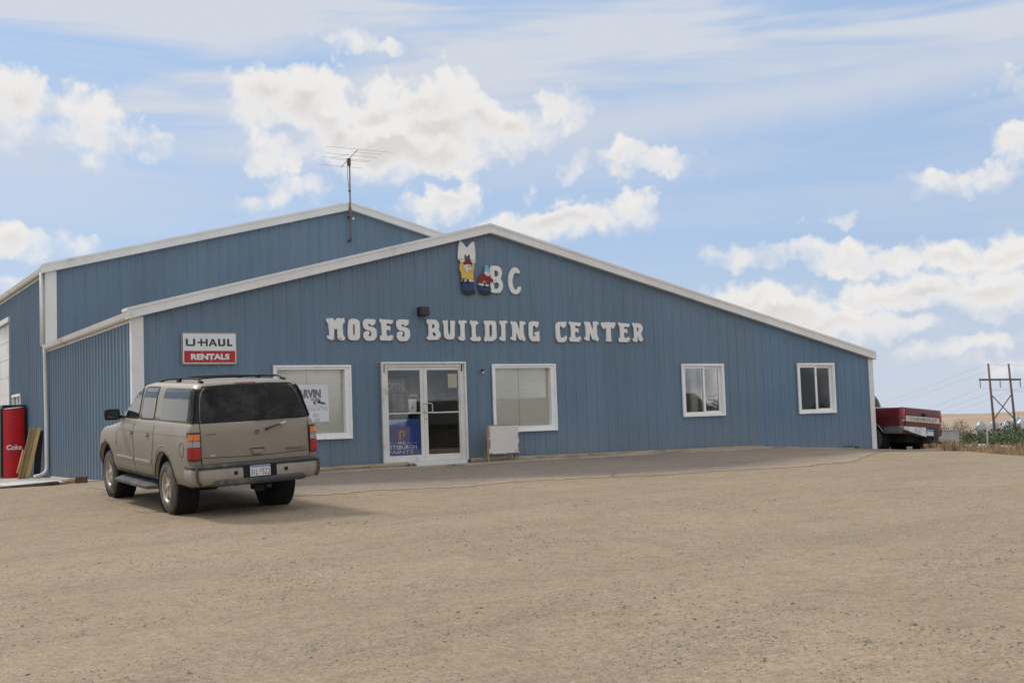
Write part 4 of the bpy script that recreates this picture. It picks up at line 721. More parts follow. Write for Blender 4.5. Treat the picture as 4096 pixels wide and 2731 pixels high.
# ---------------- vehicles ----------------
def Rm(a,b,c): return Matrix.Rotation(a,4,'Z')@Matrix.Rotation(b,4,'X')@Matrix.Rotation(c,4,'Y')
class Shell:
    """body shell stacked from rounded plan outlines; lv rows: z, half width, rear y, front y, rear corner r, front corner r"""
    def __init__(s,lv,zmap=None): s.lv=lv; s.zmap=zmap
    def at(s,z):
        zs=[l[0] for l in s.lv]; return [interp(z,zs,[l[i] for l in s.lv]) for i in range(1,6)]
    def sideX(s,y,z):
        w_,yr,yf,rc,rf=s.at(z)
        if y<yr+rc: q=yr+rc-y; return w_-rc+math.sqrt(max(0,rc*rc-q*q))
        if y>yf-rf: q=y-(yf-rf); return w_-rf+math.sqrt(max(0,rf*rf-q*q))
        return w_
    def rearY(s,x,z):
        w_,yr,yf,rc,rf=s.at(z); a=abs(x)-(w_-rc)
        cam_=.035*(x/w_)**2
        if a>0: return yr+rc-math.sqrt(max(0,rc*rc-min(a,rc)**2))+cam_
        return yr+cam_
    def left(s,off=0.,sgn=-1): return lambda y,z,t=0.:(sgn*(s.sideX(y,z)+off+t),y,z)
    def rear(s,off=0.): return lambda x,z,t=0.:(x,s.rearY(x,z)-off-t,z)
    def mesh(s,name,m,parent,nc=8,ny=40,fine=None):
        q=MB(); rings=[]; zz=[]
        for a,c in zip(s.lv,s.lv[1:]):
            k=max(1,int((c[0]-a[0])/.06)); zz+=[lerp(a[0],c[0],i/k) for i in range(k)]
        zz.append(s.lv[-1][0])
        for z in zz:
            w_,yr,yf,rc,rf=s.at(z); pts=[]
            rc=min(rc,w_*.98); rf=min(rf,w_*.98)
            for i in range(ny+1): pts.append((-w_,lerp(yf-rf,yr+rc,i/ny)))
            for i in range(1,nc): a=i/nc*math.pi/2; pts.append((-w_+rc-rc*math.cos(a),yr+rc-rc*math.sin(a)))
            for i in range(13): pts.append((lerp(-w_+rc,w_-rc,i/12),yr))
            for i in range(1,nc): a=i/nc*math.pi/2; pts.append((w_-rc+rc*math.sin(a),yr+rc-rc*math.cos(a)))
            for i in range(ny+1): pts.append((w_,lerp(yr+rc,yf-rf,i/ny)))
            for i in range(1,nc): a=i/nc*math.pi/2; pts.append((w_-rf+rf*math.cos(a),yf-rf+rf*math.sin(a)))
            for i in range(13): pts.append((lerp(w_-rf,-w_+rf,i/12),yf))
            for i in range(1,nc): a=i/nc*math.pi/2; pts.append((-w_+rf-rf*math.sin(a),yf-rf+rf*math.cos(a)))
            out=[]
            for x,y in pts:
                y2=y+(.035*(x/w_)**2 if y<yr+rc+.01 else 0)*(1 if w_>.3 else 0)
                Z=s.zmap(y,z) if s.zmap else z
                out.append((x,y2,Z))
            rings.append(out)
        n=len(rings[0])
        for r_ in rings: q.v+=r_
        for i in range(len(rings)-1):
            for k in range(n): q.f.append((i*n+k,i*n+(k+1)%n,(i+1)*n+(k+1)%n,(i+1)*n+k)); q.s.append(True)
        q.f.append(tuple(range(n))[::-1]); q.s.append(False); q.f.append(tuple((len(rings)-1)*n+k for k in range(n))); q.s.append(True)
        return q.build(name,m,parent)
def frange(a,b,s):
    o=[];x=a
    while x<b: o.append(x); x+=s
    return o
def panel(name,pts,r,mapf,m,parent,thick=.004,holes=(),cz=.05,cy=.1):
    lp=roundpoly(pts,r) if r else pts
    x0=min(p[0] for p in lp);x1=max(p[0] for p in lp);z0=min(p[1] for p in lp);z1=max(p[1] for p in lp)
    b=flatpoly([lp]+[roundpoly(h,r) for h in holes],mapf,thick,cuts=[(0,frange(x0+cy/2,x1,cy)),(1,frange(z0+cz/2,z1,cz))])
    return bmobj(name,b,m,parent)
def line(name,pts,wd,mapf,m,parent,t=.003):
    """thin strip following a polyline on a body surface (shut lines, mouldings)"""
    fine=[]
    for a,c in zip(pts,pts[1:]):
        n=max(1,int(math.dist(a,c)/.05)); fine+=[(lerp(a[0],c[0],i/n),lerp(a[1],c[1],i/n)) for i in range(n)]
    fine.append(pts[-1]); q=MB(); 
    L=[]
    for i,p in enumerate(fine):
        a=Vector(fine[max(i-1,0)]);c=Vector(fine[min(i+1,len(fine)-1)]);d=(c-a).normalized();nn=Vector((-d.y,d.x))*wd/2
        L.append((mapf(p[0]+nn.x,p[1]+nn.y,0),mapf(p[0]+nn.x,p[1]+nn.y,t),mapf(p[0]-nn.x,p[1]-nn.y,t),mapf(p[0]-nn.x,p[1]-nn.y,0)))
    for l in L: q.v+=l
    for i in range(len(L)-1):
        for k in range(3): q.f.append((i*4+k,i*4+k+1,i*4+k+5,i*4+k+4)); q.s.append(False)
    q.f+=[(0,1,2,3),((len(L)-1)*4+3,(len(L)-1)*4+2,(len(L)-1)*4+1,(len(L)-1)*4)]; q.s+=[False]*2
    return q.build(name,m,parent)
RUB=mat('tyre_rubber',(.06,.057,.053),.85,var=.25,vs=6,dirt=(.16,.14,.115),ds=5,da=.95)
LINER=mat('wheel_arch_black',(.012,.012,.012),.95)
def wheel(x,y,r,wd,side,parent,rimmat,hub=.23,spokes=6):
    """tyre with tread blocks and a spoked rim facing side (-1 left, +1 right); centre of the outer face at x"""
    M=Matrix.Translation((x,y,r))
    s=side
    prof=[(hub,-.01*s),(hub+.01,.008*s),(hub+.05,.012*s),(r*.86,.006*s),(r*.955,-.010*s),(r*.99,-.03*s),(r,-.055*s),(r,-wd/2*s),(r,(-wd+.055)*s),(r*.99,(-wd+.03)*s),(r*.95,(-wd+.01)*s),(hub,-wd*s+.01*s)]
    q=MB(); q.lathe(prof,40,M)
    for row,(h0,h1) in enumerate(((.03,.075),(.095,.15),(.17,.22))):
        for k in range(44):
            a=2*math.pi*(k+.5*(row%2))/44; Mk=M@Matrix.Rotation(a,4,'X'); xa,xb=-h0*s,-h1*s
            q.box(min(xa,xb),max(xa,xb),-.017,.017,r-.006,r+.004,Mk)
    ty=q.build('tyre',RUB,parent)
    q=MB(); q.lathe([(hub+.005,0),(hub-.006,-.002*s),(hub-.02,-.02*s),(hub-.03,-.07*s),(hub-.035,-.14*s)],36,M)
    q.lathe([(0,-.012*s),(.045,-.014*s),(.052,-.03*s),(.06,-.05*s)],20,M)
    for k in range(spokes):
        Mk=M@Matrix.Rotation(2*math.pi*(k+.5)/spokes,4,'X')
        q.add([Mk@Vector(p) for p in ((-.028*s,-.045,.04),(-.028*s,.045,.04),(-.03*s,.034,hub-.02),(-.03*s,-.034,hub-.02),(-.07*s,-.05,.04),(-.07*s,.05,.04),(-.07*s,.045,hub-.02),(-.07*s,-.045,hub-.02))],[(0,1,2,3),(0,4,5,1),(1,5,6,2),(3,7,4,0),(2,6,7,3)])
    q.build('rim',rimmat,ty)
    q=MB(); q.lathe([(0,-.085*s),(hub-.03,-.085*s)],30,M); q.build('brake_disc',LINER,ty)
    return ty
PEW=mat('pewter_dusty_paint',(.30,.275,.245),.40,metal=.25,var=.07,vs=1.5,dirt=(.25,.21,.17),ds=1.3,da=.9)
def bodymat(name,col,dust,rough,metal,z0,z1,spec=.5,coat=0.,amt=.8):
    m=D.materials.new(name); m.use_nodes=True; t=NT(m.node_tree); t.n.clear()
    c=t.node('ShaderNodeTexCoord').outputs['Object']; s_=t.node('ShaderNodeSeparateXYZ'); t.put(s_.inputs[0],c)
    n=t.noise(c,2.2,6,.65); n2=t.noise(c,14,5,.7)
    f_=t.m('ADD',t.mr(s_.outputs[2],z1,z0,0,.75),t.m('MULTIPLY',t.m('SUBTRACT',n,.5),.9)); f_=t.m('MULTIPLY',t.m('ADD',f_,t.m('MULTIPLY',t.m('SUBTRACT',n2,.5),.25)),amt,clamp=True)
    b=t.node('ShaderNodeBsdfPrincipled'); t.put(b.inputs['Base Color'],t.mix(f_,col,dust)); t.put(b.inputs['Roughness'],t.mr(f_,0,1,rough,.9,False)); t.put(b.inputs['Metallic'],t.mr(f_,0,.7,metal,0,False)); b.inputs['Specular IOR Level'].default_value=spec
    b.inputs['Coat Weight'].default_value=coat; b.inputs['Coat Roughness'].default_value=.12
    o=t.node('ShaderNodeOutputMaterial'); t.l.new(b.outputs[0],o.inputs[0]); MC[name]=m; return m
PEW=bodymat('pewter_dusty_paint',(.26,.225,.175),(.205,.167,.116),.42,.25,.5,1.6,coat=.1)
CLAD=mat('grey_cladding',(.055,.055,.056),.75,var=.15,vs=3,dirt=(.17,.15,.12),ds=3,da=.6)
SG=D.materials.new('tinted_glass'); SG.use_nodes=True; t=NT(SG.node_tree); b_=t.n['Principled BSDF']; b_.inputs['Base Color'].default_value=(.012,.014,.016,1); b_.inputs['Roughness'].default_value=.06; b_.inputs['Specular IOR Level'].default_value=.28; b_.inputs['Coat Weight'].default_value=0
def dirtyglass(name,c0,c1,a):
    m=D.materials.new(name); m.use_nodes=True; t=NT(m.node_tree); b=t.n['Principled BSDF']; c=t.node('ShaderNodeTexCoord').outputs['Object']
    n=t.noise(c,2.6,7,.7,.4); e=t.mr(n,.42,.75,0,a); t.put(b.inputs['Base Color'],t.mix(e,c0,c1)); t.put(b.inputs['Roughness'],t.mr(e,0,.5,.12,.75,False)); return m
RG=dirtyglass('dusty_rear_glass',(.008,.008,.009),(.10,.088,.07),.55); RG.node_tree.nodes['Principled BSDF'].inputs['Specular IOR Level'].default_value=.18
LEN={k:mat('lens_'+k,c,.18,spec=.7,var=.05) for k,c in (('red',(.33,.008,.010)),('amber',(.62,.16,.01)),('clear',(.33,.30,.28)),('dim_red',(.20,.035,.025)))}
def suv():
    e=empty('parked_suv',(0,0,0),label='dusty pewter suv parked with its back to us before the storefront',cat='suv')
    e.matrix_world=Matrix.Translation((-7.61,-5.691,-.368))@Rm(.033,.051,-.036)
    YF=3.95
    def zm(y,z):
        if y<2.25: return z
        hz=interp(y,[2.25,2.6,3.75,3.98],[1.40,1.26,1.17,1.08]); k=(hz-.46)/(1.40-.46); k=lerp(1,k,sm(y,2.25,2.55)) if y<2.55 else k
        return .46+(z-.46)*k
    low=Shell([(.47,.925,-1.22,YF-.1,.12,.3),(.50,.95,-1.25,YF,.12,.3),(.60,.975,-1.27,YF+.03,.11,.3),(.74,.985,-1.275,YF+.05,.10,.3),(.95,.995,-1.275,YF+.03,.09,.3),(1.12,.99,-1.27,YF,.09,.3),(1.25,.975,-1.265,YF-.03,.10,.3),(1.33,.955,-1.255,YF-.06,.10,.3),(1.375,.925,-1.24,YF-.1,.10,.3),(1.40,.90,-1.22,YF-.14,.10,.28)],zm)
    up_=Shell([(1.36,.925,-1.235,2.72,.09,.25),(1.45,.905,-1.215,2.55,.10,.25),(1.60,.875,-1.165,2.25,.12,.25),(1.75,.848,-1.10,1.98,.12,.25),(1.85,.815,-1.06,1.80,.12,.25),(1.915,.775,-1.02,1.66,.13,.25),(1.955,.70,-.95,1.45,.15,.25),(1.978,.56,-.82,1.2,.2,.25),(1.99,.3,-.6,.9,.2,.25)])
    body=low.mesh('body',PEW,e)
    c=MB()
    for y in (0,3.3):
        for s in (-1,1):
            c.lathe([(0,s*.58),(.50,s*.58),(.50,s*1.2),(0,s*1.2)],36,Matrix.Translation((0,y,.42)))
    cut=c.build('cutter',PEW); cut.matrix_world=e.matrix_world.copy()
    bpy.context.view_layer.update()
    boolean(body,cut)
    for y in (0,3.3):
        for s in (-1,1):
            MB().lathe([(0,s*.60),(.492,s*.60),(.492,s*.93)],36,Matrix.Translation((0,y,.42))).build('wheel_arch_liner',LINER,e)
            # arch lip
            q=MB(); pts=[]
            for k in range(-2,21):
                a=R(k*10-0); py=y+.505*math.cos(a); pz=.42+.505*math.sin(a)
                if pz>.47: pts.append((s*(low.sideX(py,pz)+.004),py,pz))
            q.tube(pts,.007,6); q.build('arch_lip',LINER,e)
    roof=up_.mesh('roof',PEW,e)
    L=low.left; U=up_.left
    # glass
    for s in (-1,1):
        Z=lambda off:up_.left(off,s)
        panel('side_window',[(2.36,1.385),(1.50,1.40),(1.46,1.80),(1.50,1.865),(1.80,1.85),(2.02,1.78),(2.2,1.60)],.04,Z(.003),SG,e)
        panel('side_window',[(1.35,1.40),(.66,1.41),(.66,1.875),(1.30,1.87)],.04,Z(.003),SG,e)
        panel('side_window',[(.34,1.40),(-.98,1.42),(-.88,1.885),(.30,1.885)],.06,Z(.003),SG,e)
        BT=BLK
        for lp in ([(2.40,1.37),(1.48,1.385),(1.44,1.80),(1.47,1.885),(1.80,1.87),(2.05,1.80),(2.23,1.61)],[(1.37,1.385),(.64,1.395),(.64,1.893),(1.32,1.888)]):
            line('window_seal',roundpoly(lp,.05)+[roundpoly(lp,.05)[0]],.016,Z(.002),BT,e)
        # louvred black D pillar
        panel('pillar_panel',[(-1.0,1.395),(-1.19,1.395),(-1.14,1.55),(-1.04,1.80),(-.98,1.89),(-.905,1.89)],.01,Z(.004),BLK,e,cy=.03)
        q=MB()
        for k in range(15):
            z=1.43+k*.030; yc=-1.10+(z-1.4)*.36; x0=up_.sideX(yc,z)+.008; q.beam((s*x0,yc-.03,z),(s*(up_.sideX(yc+.05,z)+.008),yc+.05,z),.014,.012)
        q.build('louvre',CLAD,e)
    # tailgate glass and frame
    Rr=up_.rear; RL=low.rear
    panel('rear_window',[(-.80,1.385),(.80,1.385),(.775,1.60),(.735,1.78),(.67,1.885),(.3,1.905),(-.3,1.905),(-.67,1.885),(-.735,1.78),(-.775,1.60)],.06,Rr(.006),RG,e,cz=.04)
    sl_=[(-.83,1.378),(.83,1.378),(.80,1.60),(.755,1.80),(.685,1.90),(.3,1.917),(-.3,1.917),(-.685,1.90),(-.755,1.80),(-.80,1.60)]
    line('window_seal',sl_+[sl_[0]],.02,Rr(.004),BLK,e)
    for s in (-1,1):
        panel('pillar_cover',[(s*.808,1.387),(s*.918,1.387),(s*.888,1.58),(s*.83,1.80),(s*.80,1.87),(s*.72,1.88),(s*.742,1.80),(s*.782,1.62)],.01,Rr(.003),BLK,e,cy=.02)
    # shut lines
    SH=mat('shut_line',(.02,.018,.016),.9)
    line('tailgate_gap',[(-.815,1.38),(-.815,.79)],.011,RL(.001),SH,e,.002); line('tailgate_gap',[(.845,1.38),(.85,.79)],.011,RL(.001),SH,e,.002); line('tailgate_gap',[(-.815,.785),(.85,.785)],.014,RL(.001),SH,e,.002)
    line('tailgate_crease',[(-.80,.89),(-.2,.87),(.2,.87),(.83,.89)],.008,RL(.001),SH,e,.0015)
    panel('tailgate_step',[(-.805,.80),(.84,.80),(.84,.885),(.2,.862),(-.2,.862),(-.805,.885)],0,RL(.002),PEW,e,.010)
    for s in (-1,1):
        Z=low.left(.001,s)
        line('door_gap',[(1.585,1.37),(1.60,1.1),(1.59,.85),(1.57,.52)],.011,Z,SH,e,.002)
        line('door_gap',[(.50,1.37),(.50,1.1),(.52,.95),(.58,.86),(.60,.52)],.011,Z,SH,e,.002)
        line('door_gap',[(2.55,1.28),(2.62,1.0),(2.60,.52)],.011,Z,SH,e,.002)
        line('side_moulding',[(2.62,.735),(1.61,.735)],.075,Z,PEW,e,.010); line('side_moulding',[(1.55,.735),(.64,.735)],.075,Z,PEW,e,.010)
        line('chrome_strip',[(2.60,.742),(1.63,.742)],.024,low.left(.011,s),mat('dull_chrome',(.55,.52,.46),.35,metal=.6,dirt=(.35,.3,.25),ds=3),e,.003); line('chrome_strip',[(1.53,.742),(.66,.742)],.024,low.left(.011,s),mat('dull_chrome'),e,.003)
        line('shoulder_crease',[(2.5,1.19),(.9,1.20),(-.2,1.20),(-1.1,1.21)],.010,Z,PEW,e,.005)
        for yy in (1.72,.82):
            panel('door_handle',[(yy-.075,1.125),(yy+.075,1.125),(yy+.075,1.175),(yy-.075,1.175)],.02,low.left(.0,s),SH,e,.003,cy=.03)
            line('handle_bar',[(yy-.09,1.15),(yy+.08,1.15)],.024,low.left(.004,s),PEW,e,.022)
        line('sill_trim',[(2.72,.50),(.56,.50)],.05,Z,CLAD,e,.008)
    th=[(-.91+.105*math.cos(a/18*2*math.pi),1.0+.105*math.sin(a/18*2*math.pi)) for a in range(19)]
    line('fuel_door_gap',th,.009,L(.001),SH,e,.002)
    # rear flare above the rear wheel
    for s in (-1,1):
        q=MB(); pts=[]
        for k in range(0,19):
            a=R(k*10); py=.57*math.cos(a); pz=.42+.60*math.sin(a)
            if pz>.5: pts.append((s*(low.sideX(py,pz)-.024),py,pz))
        q.tube(pts,.030,10); q.build('fender_flare',PEW,e)
    # tail lights
    for s in (-1,1):
        x0,x1=s*.822 if s<0 else .855,s*.985
        def tl(nm,a,b_,m_,off): panel(nm,[(x0,a),(x1*.999,a),(x1*.999,b_),(x0,b_)],0 if nm!='tail_light' else .012,RL(off),m_,tlp if nm!='tail_light' else e,.006,cy=.015,cz=.1)
        tlp=None
        tlp=panel('tail_light',[(x0,.855),(x1*.999,.855),(x1*.999,1.262),(x0,1.262)],.012,RL(.002),mat('tail_light_dark',(.05,.015,.012),.4),e,.022,cy=.015,cz=.1)
        a0,a1=(x0+.012*s,x1-.006*s)
        for nm,za,zb_,mk in (('amber_lens',1.145,1.235,'amber'),('clear_lens',1.05,1.135,'clear'),('red_lens',.875,1.04,'red')):
            panel(nm,[(a0,za),(a1,za),(a1,zb_),(a0,zb_)],.01,RL(.025),LEN[mk],tlp,.006,cy=.015,cz=.1)
        # wraparound on the side
        for za,zb_,mk in ((1.145,1.235,'amber'),(1.05,1.135,'clear'),(.875,1.04,'red')):
            panel('side_lens',[(-1.262,za),(-1.20,za),(-1.20,zb_),(-1.262,zb_)],.008,low.left(.006,s),LEN[mk],tlp,.006,cy=.012,cz=.1)
        panel('side_bezel',[(-1.262,.855),(-1.185,.855),(-1.185,1.262),(-1.262,1.262)],.01,low.left(.001,s),mat('tail_light_dark'),tlp,.005,cy=.012,cz=.1)
    # bumper: body coloured wrap, chrome bar, dark pads
    bs=Shell([(.50,.93,-1.40,-.95,.14,.02),(.53,.965,-1.425,-.95,.14,.02),(.60,.985,-1.435,-.95,.14,.02),(.70,.985,-1.43,-.95,.13,.02),(.745,.975,-1.415,-.95,.12,.02)])
    bmp=bs.mesh('bumper',mat('bumper_metal',(.31,.27,.22),.42,metal=.25,var=.08,vs=2,dirt=(.22,.19,.155),ds=2.5,da=.7),e,ny=6)
    bt=Shell([(.742,.985,-1.44,-1.0,.12,.02),(.76,.99,-1.45,-1.0,.12,.02),(.785,.985,-1.445,-1.0,.12,.02),(.795,.96,-1.42,-1.0,.12,.02)])
    bt.mesh('bumper_pad',CLAD,e,ny=4)
    bl=Shell([(.47,.72,-1.42,-1.2,.1,.02),(.485,.74,-1.455,-1.2,.1,.02),(.545,.74,-1.465,-1.2,.1,.02),(.57,.72,-1.45,-1.2,.1,.02)])
    bl.mesh('bumper_pad',CLAD,e,ny=4)
    for x in (-.36,.42): MB().lathe([(0,-.012),(.03,-.012),(.034,0)],14,Matrix.Translation((x,-1.40,.655))@Matrix.Rotation(R(90),4,'Z')@Matrix.Rotation(R(180),4,'Z')).build('bumper_hole',LINER,e) if False else None
    for s in (-1,1): MB().tube([(s*.935,-1.395,.77),(s*.938,-1.402,.66),(s*.925,-1.40,.56),(s*.88,-1.40,.505)],.02,8).build('bumper_edge',CLAD,e)
    for x in (-.37,.40): MB().box(x-.028,x+.028,-1.437,-1.40,.625,.68).build('bumper_hole',LINER,e,bevel=.01)
    MB().box(-.26,.25,-1.434,-1.40,.57,.735).build('plate_recess',LINER,e)
    lp_=MB().box(-.165,.145,-1.452,-1.445,.585,.74).build('license_plate',mat('plate_white',(.62,.63,.66),.45,var=.06,vs=20),e,bevel=.002)
    PLB=mat('plate_blue',(.14,.22,.42),.5)
    MB().box(-.16,.14,-1.4535,-1.4515,.712,.735).build('plate_band',PLB,lp_)
    bmobj('plate_mark',flatpoly([[(-.03,.62),(.01,.615),(.015,.66),(.05,.695),(-.02,.70),(-.04,.66)]],xz(-1.4520),.001),mat('plate_pink',(.55,.40,.40),.6),lp_)
    text('lettering','31L',xz(-1.4545),-.155,-.045,.60,.69,mat('plate_ink',(.02,.025,.05),.6),lp_); text('lettering','522',xz(-1.4545),.02,.135,.60,.69,mat('plate_ink'),lp_)
    MB().box(-.02,.06,-1.30,-1.05,.36,.43).box(-.05,.09,-1.33,-1.29,.35,.44).build('tow_hitch',LINER,e)
    MB().tube([(.16,-1.25,.42),(.16,-1.36,.42)],.035,10).build('exhaust_pipe',mat('rust_metal',(.05,.04,.035),.8),e)
    MB().box(-.84,.84,-.95,3.7,.42,.50).build('underbody',LINER,e)
    # handle, lock, wiper, brake lamp, badges
    MB().box(-.06,.10,-1.315,-1.27,.895,.955).build('tailgate_handle',PEW,e,bevel=.012); 
    line('handle_recess',[(-.09,.95),(-.08,.975),(.12,.975),(.13,.95)],.012,RL(.004),SH,e)
    MB().lathe([(0,-.01),(.022,-.01),(.032,0)],16,Matrix.Translation((.03,-1.285,1.215))@Matrix.Rotation(R(90),4,'Z')@Matrix.Scale(-1,4,(1,0,0))).build('tailgate_lock',CLAD,e)
    wp=MB(); wp.tube([(.17,-1.285,1.245),(.18,-1.32,1.255),(.30,-1.33,1.295),(.42,-1.31,1.315)],[.022,.018,.013,.009],8); wp.build('wiper_arm',CLAD,e)
    MB().beam((.02,-1.27,1.395),(.78,-1.27,1.40),.012,.018).build('wiper_blade',BLK,e)
    MB().tube([(.36,-1.30,1.295),(.46,-1.33,1.34)],.02,8).build('wiper_pivot',mat('dull_chrome'),e)
    panel('brake_light',[(-.20,1.917),(.14,1.917),(.13,1.945),(-.19,1.945)],.008,lambda x,z,t:(x,-1.00-t+ (z-1.917)*.9,z),LEN['dim_red'],e,.014)
    panel('spoiler',[(-.66,1.905),(.66,1.905),(.60,1.95),(-.60,1.95)],.02,lambda x,z,t:(x,-.985+(z-1.905)*1.2+.05*(x/.66)**2-t,z),PEW,e,.03,cy=.08)
    panel('badge',[(-.69,.905),(-.61,.905),(-.61,.925),(-.69,.925)],.008,RL(.001),mat('dull_chrome'),e,.004)
    panel('badge',[(-.72,1.215),(-.58,1.215),(-.58,1.232),(-.72,1.232)],.004,RL(.001),mat('badge_dim',(.16,.14,.12),.6),e,.004)
    q=MB()
    for k in range(8): q.box(.47+k*.042,.47+k*.042+.026,-1.287,-1.272,.925,.95)
    q.build('badge',mat('badge_dim'),e)
    # roof rack
    for s in (-1,1):
        q=MB(); q.tube([(s*.64,1.18,1.945),(s*.64,1.08,1.985),(s*.645,.7,2.015),(s*.645,0,2.03),(s*.64,-.6,2.02),(s*.63,-.80,1.99),(s*.62,-.88,1.945)],.014,8)
        for yy in (1.1,.2,-.82): q.box(s*.64-.022,s*.64+.022,yy-.06,yy+.06,1.93,1.985 if yy!=.2 else 2.02)
        q.build('roof_rail',BLK,e)
        MB().tube([(s*.5,1.15,1.962),(s*.5,-.7,1.968)],.008,6).build('roof_strip',BLK,e); MB().tube([(s*.2,1.15,1.966),(s*.2,-.7,1.972)],.008,6).build('roof_strip',BLK,e)
    for yy in (.55,-.55): MB().tube([(-.65,yy,2.015),(-.3,yy,2.03),(.3,yy,2.03),(.65,yy,2.015)],.013,8).build('cross_bar',BLK,e)
    # mirrors
    for s in (-1,1):
        mr=MB(); mr.box(s*1.10-.13,s*1.10+.13,2.36,2.46,1.34,1.53); mo=mr.build('mirror',BLK,e,bevel=.048)
        MB().box(s*1.10-.09,s*1.10+.09,2.355,2.362,1.375,1.495).build('mirror_glass',mat('mirror_glass',(.12,.14,.13),.08,metal=.9),mo,bevel=.0)
        MB().beam((s*.93,2.42,1.39),(s*1.02,2.42,1.38),.07,.05).build('mirror_arm',BLK,mo)
    # running boards
    for s in (-1,1):
        q=MB(); x0,x1=sorted((s*.84,s*1.06)); 
        vs=[]
        for yy,xo in ((.54,.90),(.66,1.075),(2.50,1.075),(2.66,.90)):
            vs+=[(s*.80,yy,.335),(s*xo,yy,.315),(s*xo,yy,.365),(s*.80,yy,.41)]
        q.add(vs,[(a*4+k,a*4+(k+1)%4,a*4+4+(k+1)%4,a*4+4+k) for a in range(3) for k in range(4)]+[(0,1,2,3),(12,15,14,13)]); q.build('running_board',CLAD,e,bevel=.008)
    # windscreen, grille and lamps for other viewpoints
    ws_=MB(); ws_.add([(-.80,2.52,1.42),(.80,2.52,1.42),(.70,1.86,1.84),(-.70,1.86,1.84)],[(0,1,2,3)]); o=ws_.build('windscreen',SG,e); o.location=(0,.03,.02)
    MB().box(-.62,.62,3.94,4.0,.72,.98).build('grille',BLK,e); 
    for s in (-1,1): MB().box(s*.78-.13,s*.78+.13,3.88,3.97,.78,.98).build('headlight',LEN['clear'],e)
    MB().box(-.88,.88,3.80,4.04,.48,.66).build('bumper',CLAD,e,bevel=.05)
    rim=mat('dusty_alloy',(.46,.40,.31),.45,metal=.35,var=.1,vs=8,dirt=(.25,.2,.14),ds=9,da=.6)
    for (x,y,s) in ((-.955,0,-1),(.955,0,1),(-.955,3.3,-1),(.955,3.3,1)): wheel(x,y,.388,.265,s,e,rim)
    return e
suv()
def truck():
    e=empty('pickup_truck',(0,0,0),label='dark red pickup truck parked behind the right corner of the storefront',cat='pickup truck')
    e.matrix_world=Matrix.Translation((14.724,-.289,-.564))@Rm(.084,.005,.081)
    RED=bodymat('dark_red_paint',(.13,.008,.010),(.16,.09,.07),.25,.2,.45,1.2,coat=.5,amt=.45)
    SIL=mat('silver_lower_paint',(.20,.20,.20),.5,metal=.3,dirt=(.22,.19,.16),ds=2,da=.6)
    CH=mat('chrome_trim',(.62,.62,.62),.2,metal=.9)
    low=Shell([(.56,.93,0,5.2,.06,.2),(.62,.95,-.0,5.3,.06,.2),(.80,.965,0,5.3,.06,.2),(1.05,.985,0,5.3,.07,.2),(1.15,.97,0,5.3,.07,.2),(1.30,.955,.01,5.2,.07,.2),(1.325,.94,.02,5.15,.06,.2)],lambda y,z: z if y<3.7 else .56+(z-.56)*interp(y,[3.7,4.1,5.3],[1,.82,.74]))
    b=low.mesh('body',RED,e); c=MB()
    c.box(-.80,.80,.10,1.95,.85,1.6)
    for y in (1.12,4.45):
        for s in (-1,1): c.lathe([(0,s*.6),(.49,s*.6),(.49,s*1.2),(0,s*1.2)],32,Matrix.Translation((0,y,.40)))
    cut=c.build('cutter',RED); cut.matrix_world=e.matrix_world.copy(); bpy.context.view_layer.update(); boolean(b,cut)
    for y in (1.12,4.45):
        for s in (-1,1):
            MB().lathe([(0,s*.60),(.482,s*.60),(.482,s*.92)],32,Matrix.Translation((0,y,.40))).build('wheel_arch_liner',LINER,e)
            pts=[]
            for k in range(0,37):
                a=R(k*5); py=y+.495*math.cos(a); pz=.40+.495*math.sin(a)
                if pz>.6: pts.append((s*(low.sideX(py,pz)+.004),py,pz))
            MB().tube(pts,.013,6).build('arch_trim',CH,e)
    for s in (-1,1):
        Z=low.left(.002,s)
        line('side_trim',[(.02,.765),(.62,.755)],.02,low.left(.004,s),CH,e,.006); panel('lower_side',[(.02,.57),(.66,.57),(.62,.745),(.02,.755)],0,Z,SIL,e,.004); line('side_trim',[(1.66,.755),(3.9,.755)],.02,low.left(.004,s),CH,e,.006); panel('lower_side',[(1.62,.57),(3.95,.57),(3.95,.745),(1.64,.745)],0,Z,SIL,e,.004)
        line('rail_cap',[(.04,1.318),(2.05,1.318)],.02,low.left(.001,s),mat('rail_grey',(.45,.43,.42),.4),e,.006)
    RR_=low.rear
    tg=panel('tailgate',[(-.80,.68),(.80,.68),(.80,1.325),(-.80,1.325)],.02,RR_(.004),bodymat('tailgate_red',(.11,.008,.010),(.13,.045,.04),.4,.1,.3,1.5,coat=.15,amt=.4),e,.022)
    bd=panel('tailgate_band',[(-.80,.925),(.80,.925),(.80,1.085),(-.80,1.085)],0,RR_(.027),mat('band_cream',(.52,.50,.46),.45,var=.05),tg,.004)
    text('lettering','CHEVROLET',RR_(.033),-.62,.66,.96,1.05,mat('letter_brown',(.10,.05,.045),.5),bd,.0)
    MB().box(-.075,.075,-.05,-.02,1.10,1.19).build('tailgate_latch',LINER,tg,bevel=.01)
    line('tailgate_top_trim',[(-.80,1.315),(.80,1.315)],.015,RR_(.026),mat('rail_grey'),tg,.004)
    for s in (-1,1):
        panel('tail_light',[(s*.815,.98),(s*.948,.98),(s*.948,1.29),(s*.815,1.29)],.015,RR_(.006),LEN['red'],e,.02,cy=.02); panel('reverse_light',[(s*.82,.915),(s*.94,.915),(s*.94,.975),(s*.82,.975)],.01,RR_(.006),LEN['clear'],e,.012,cy=.02)
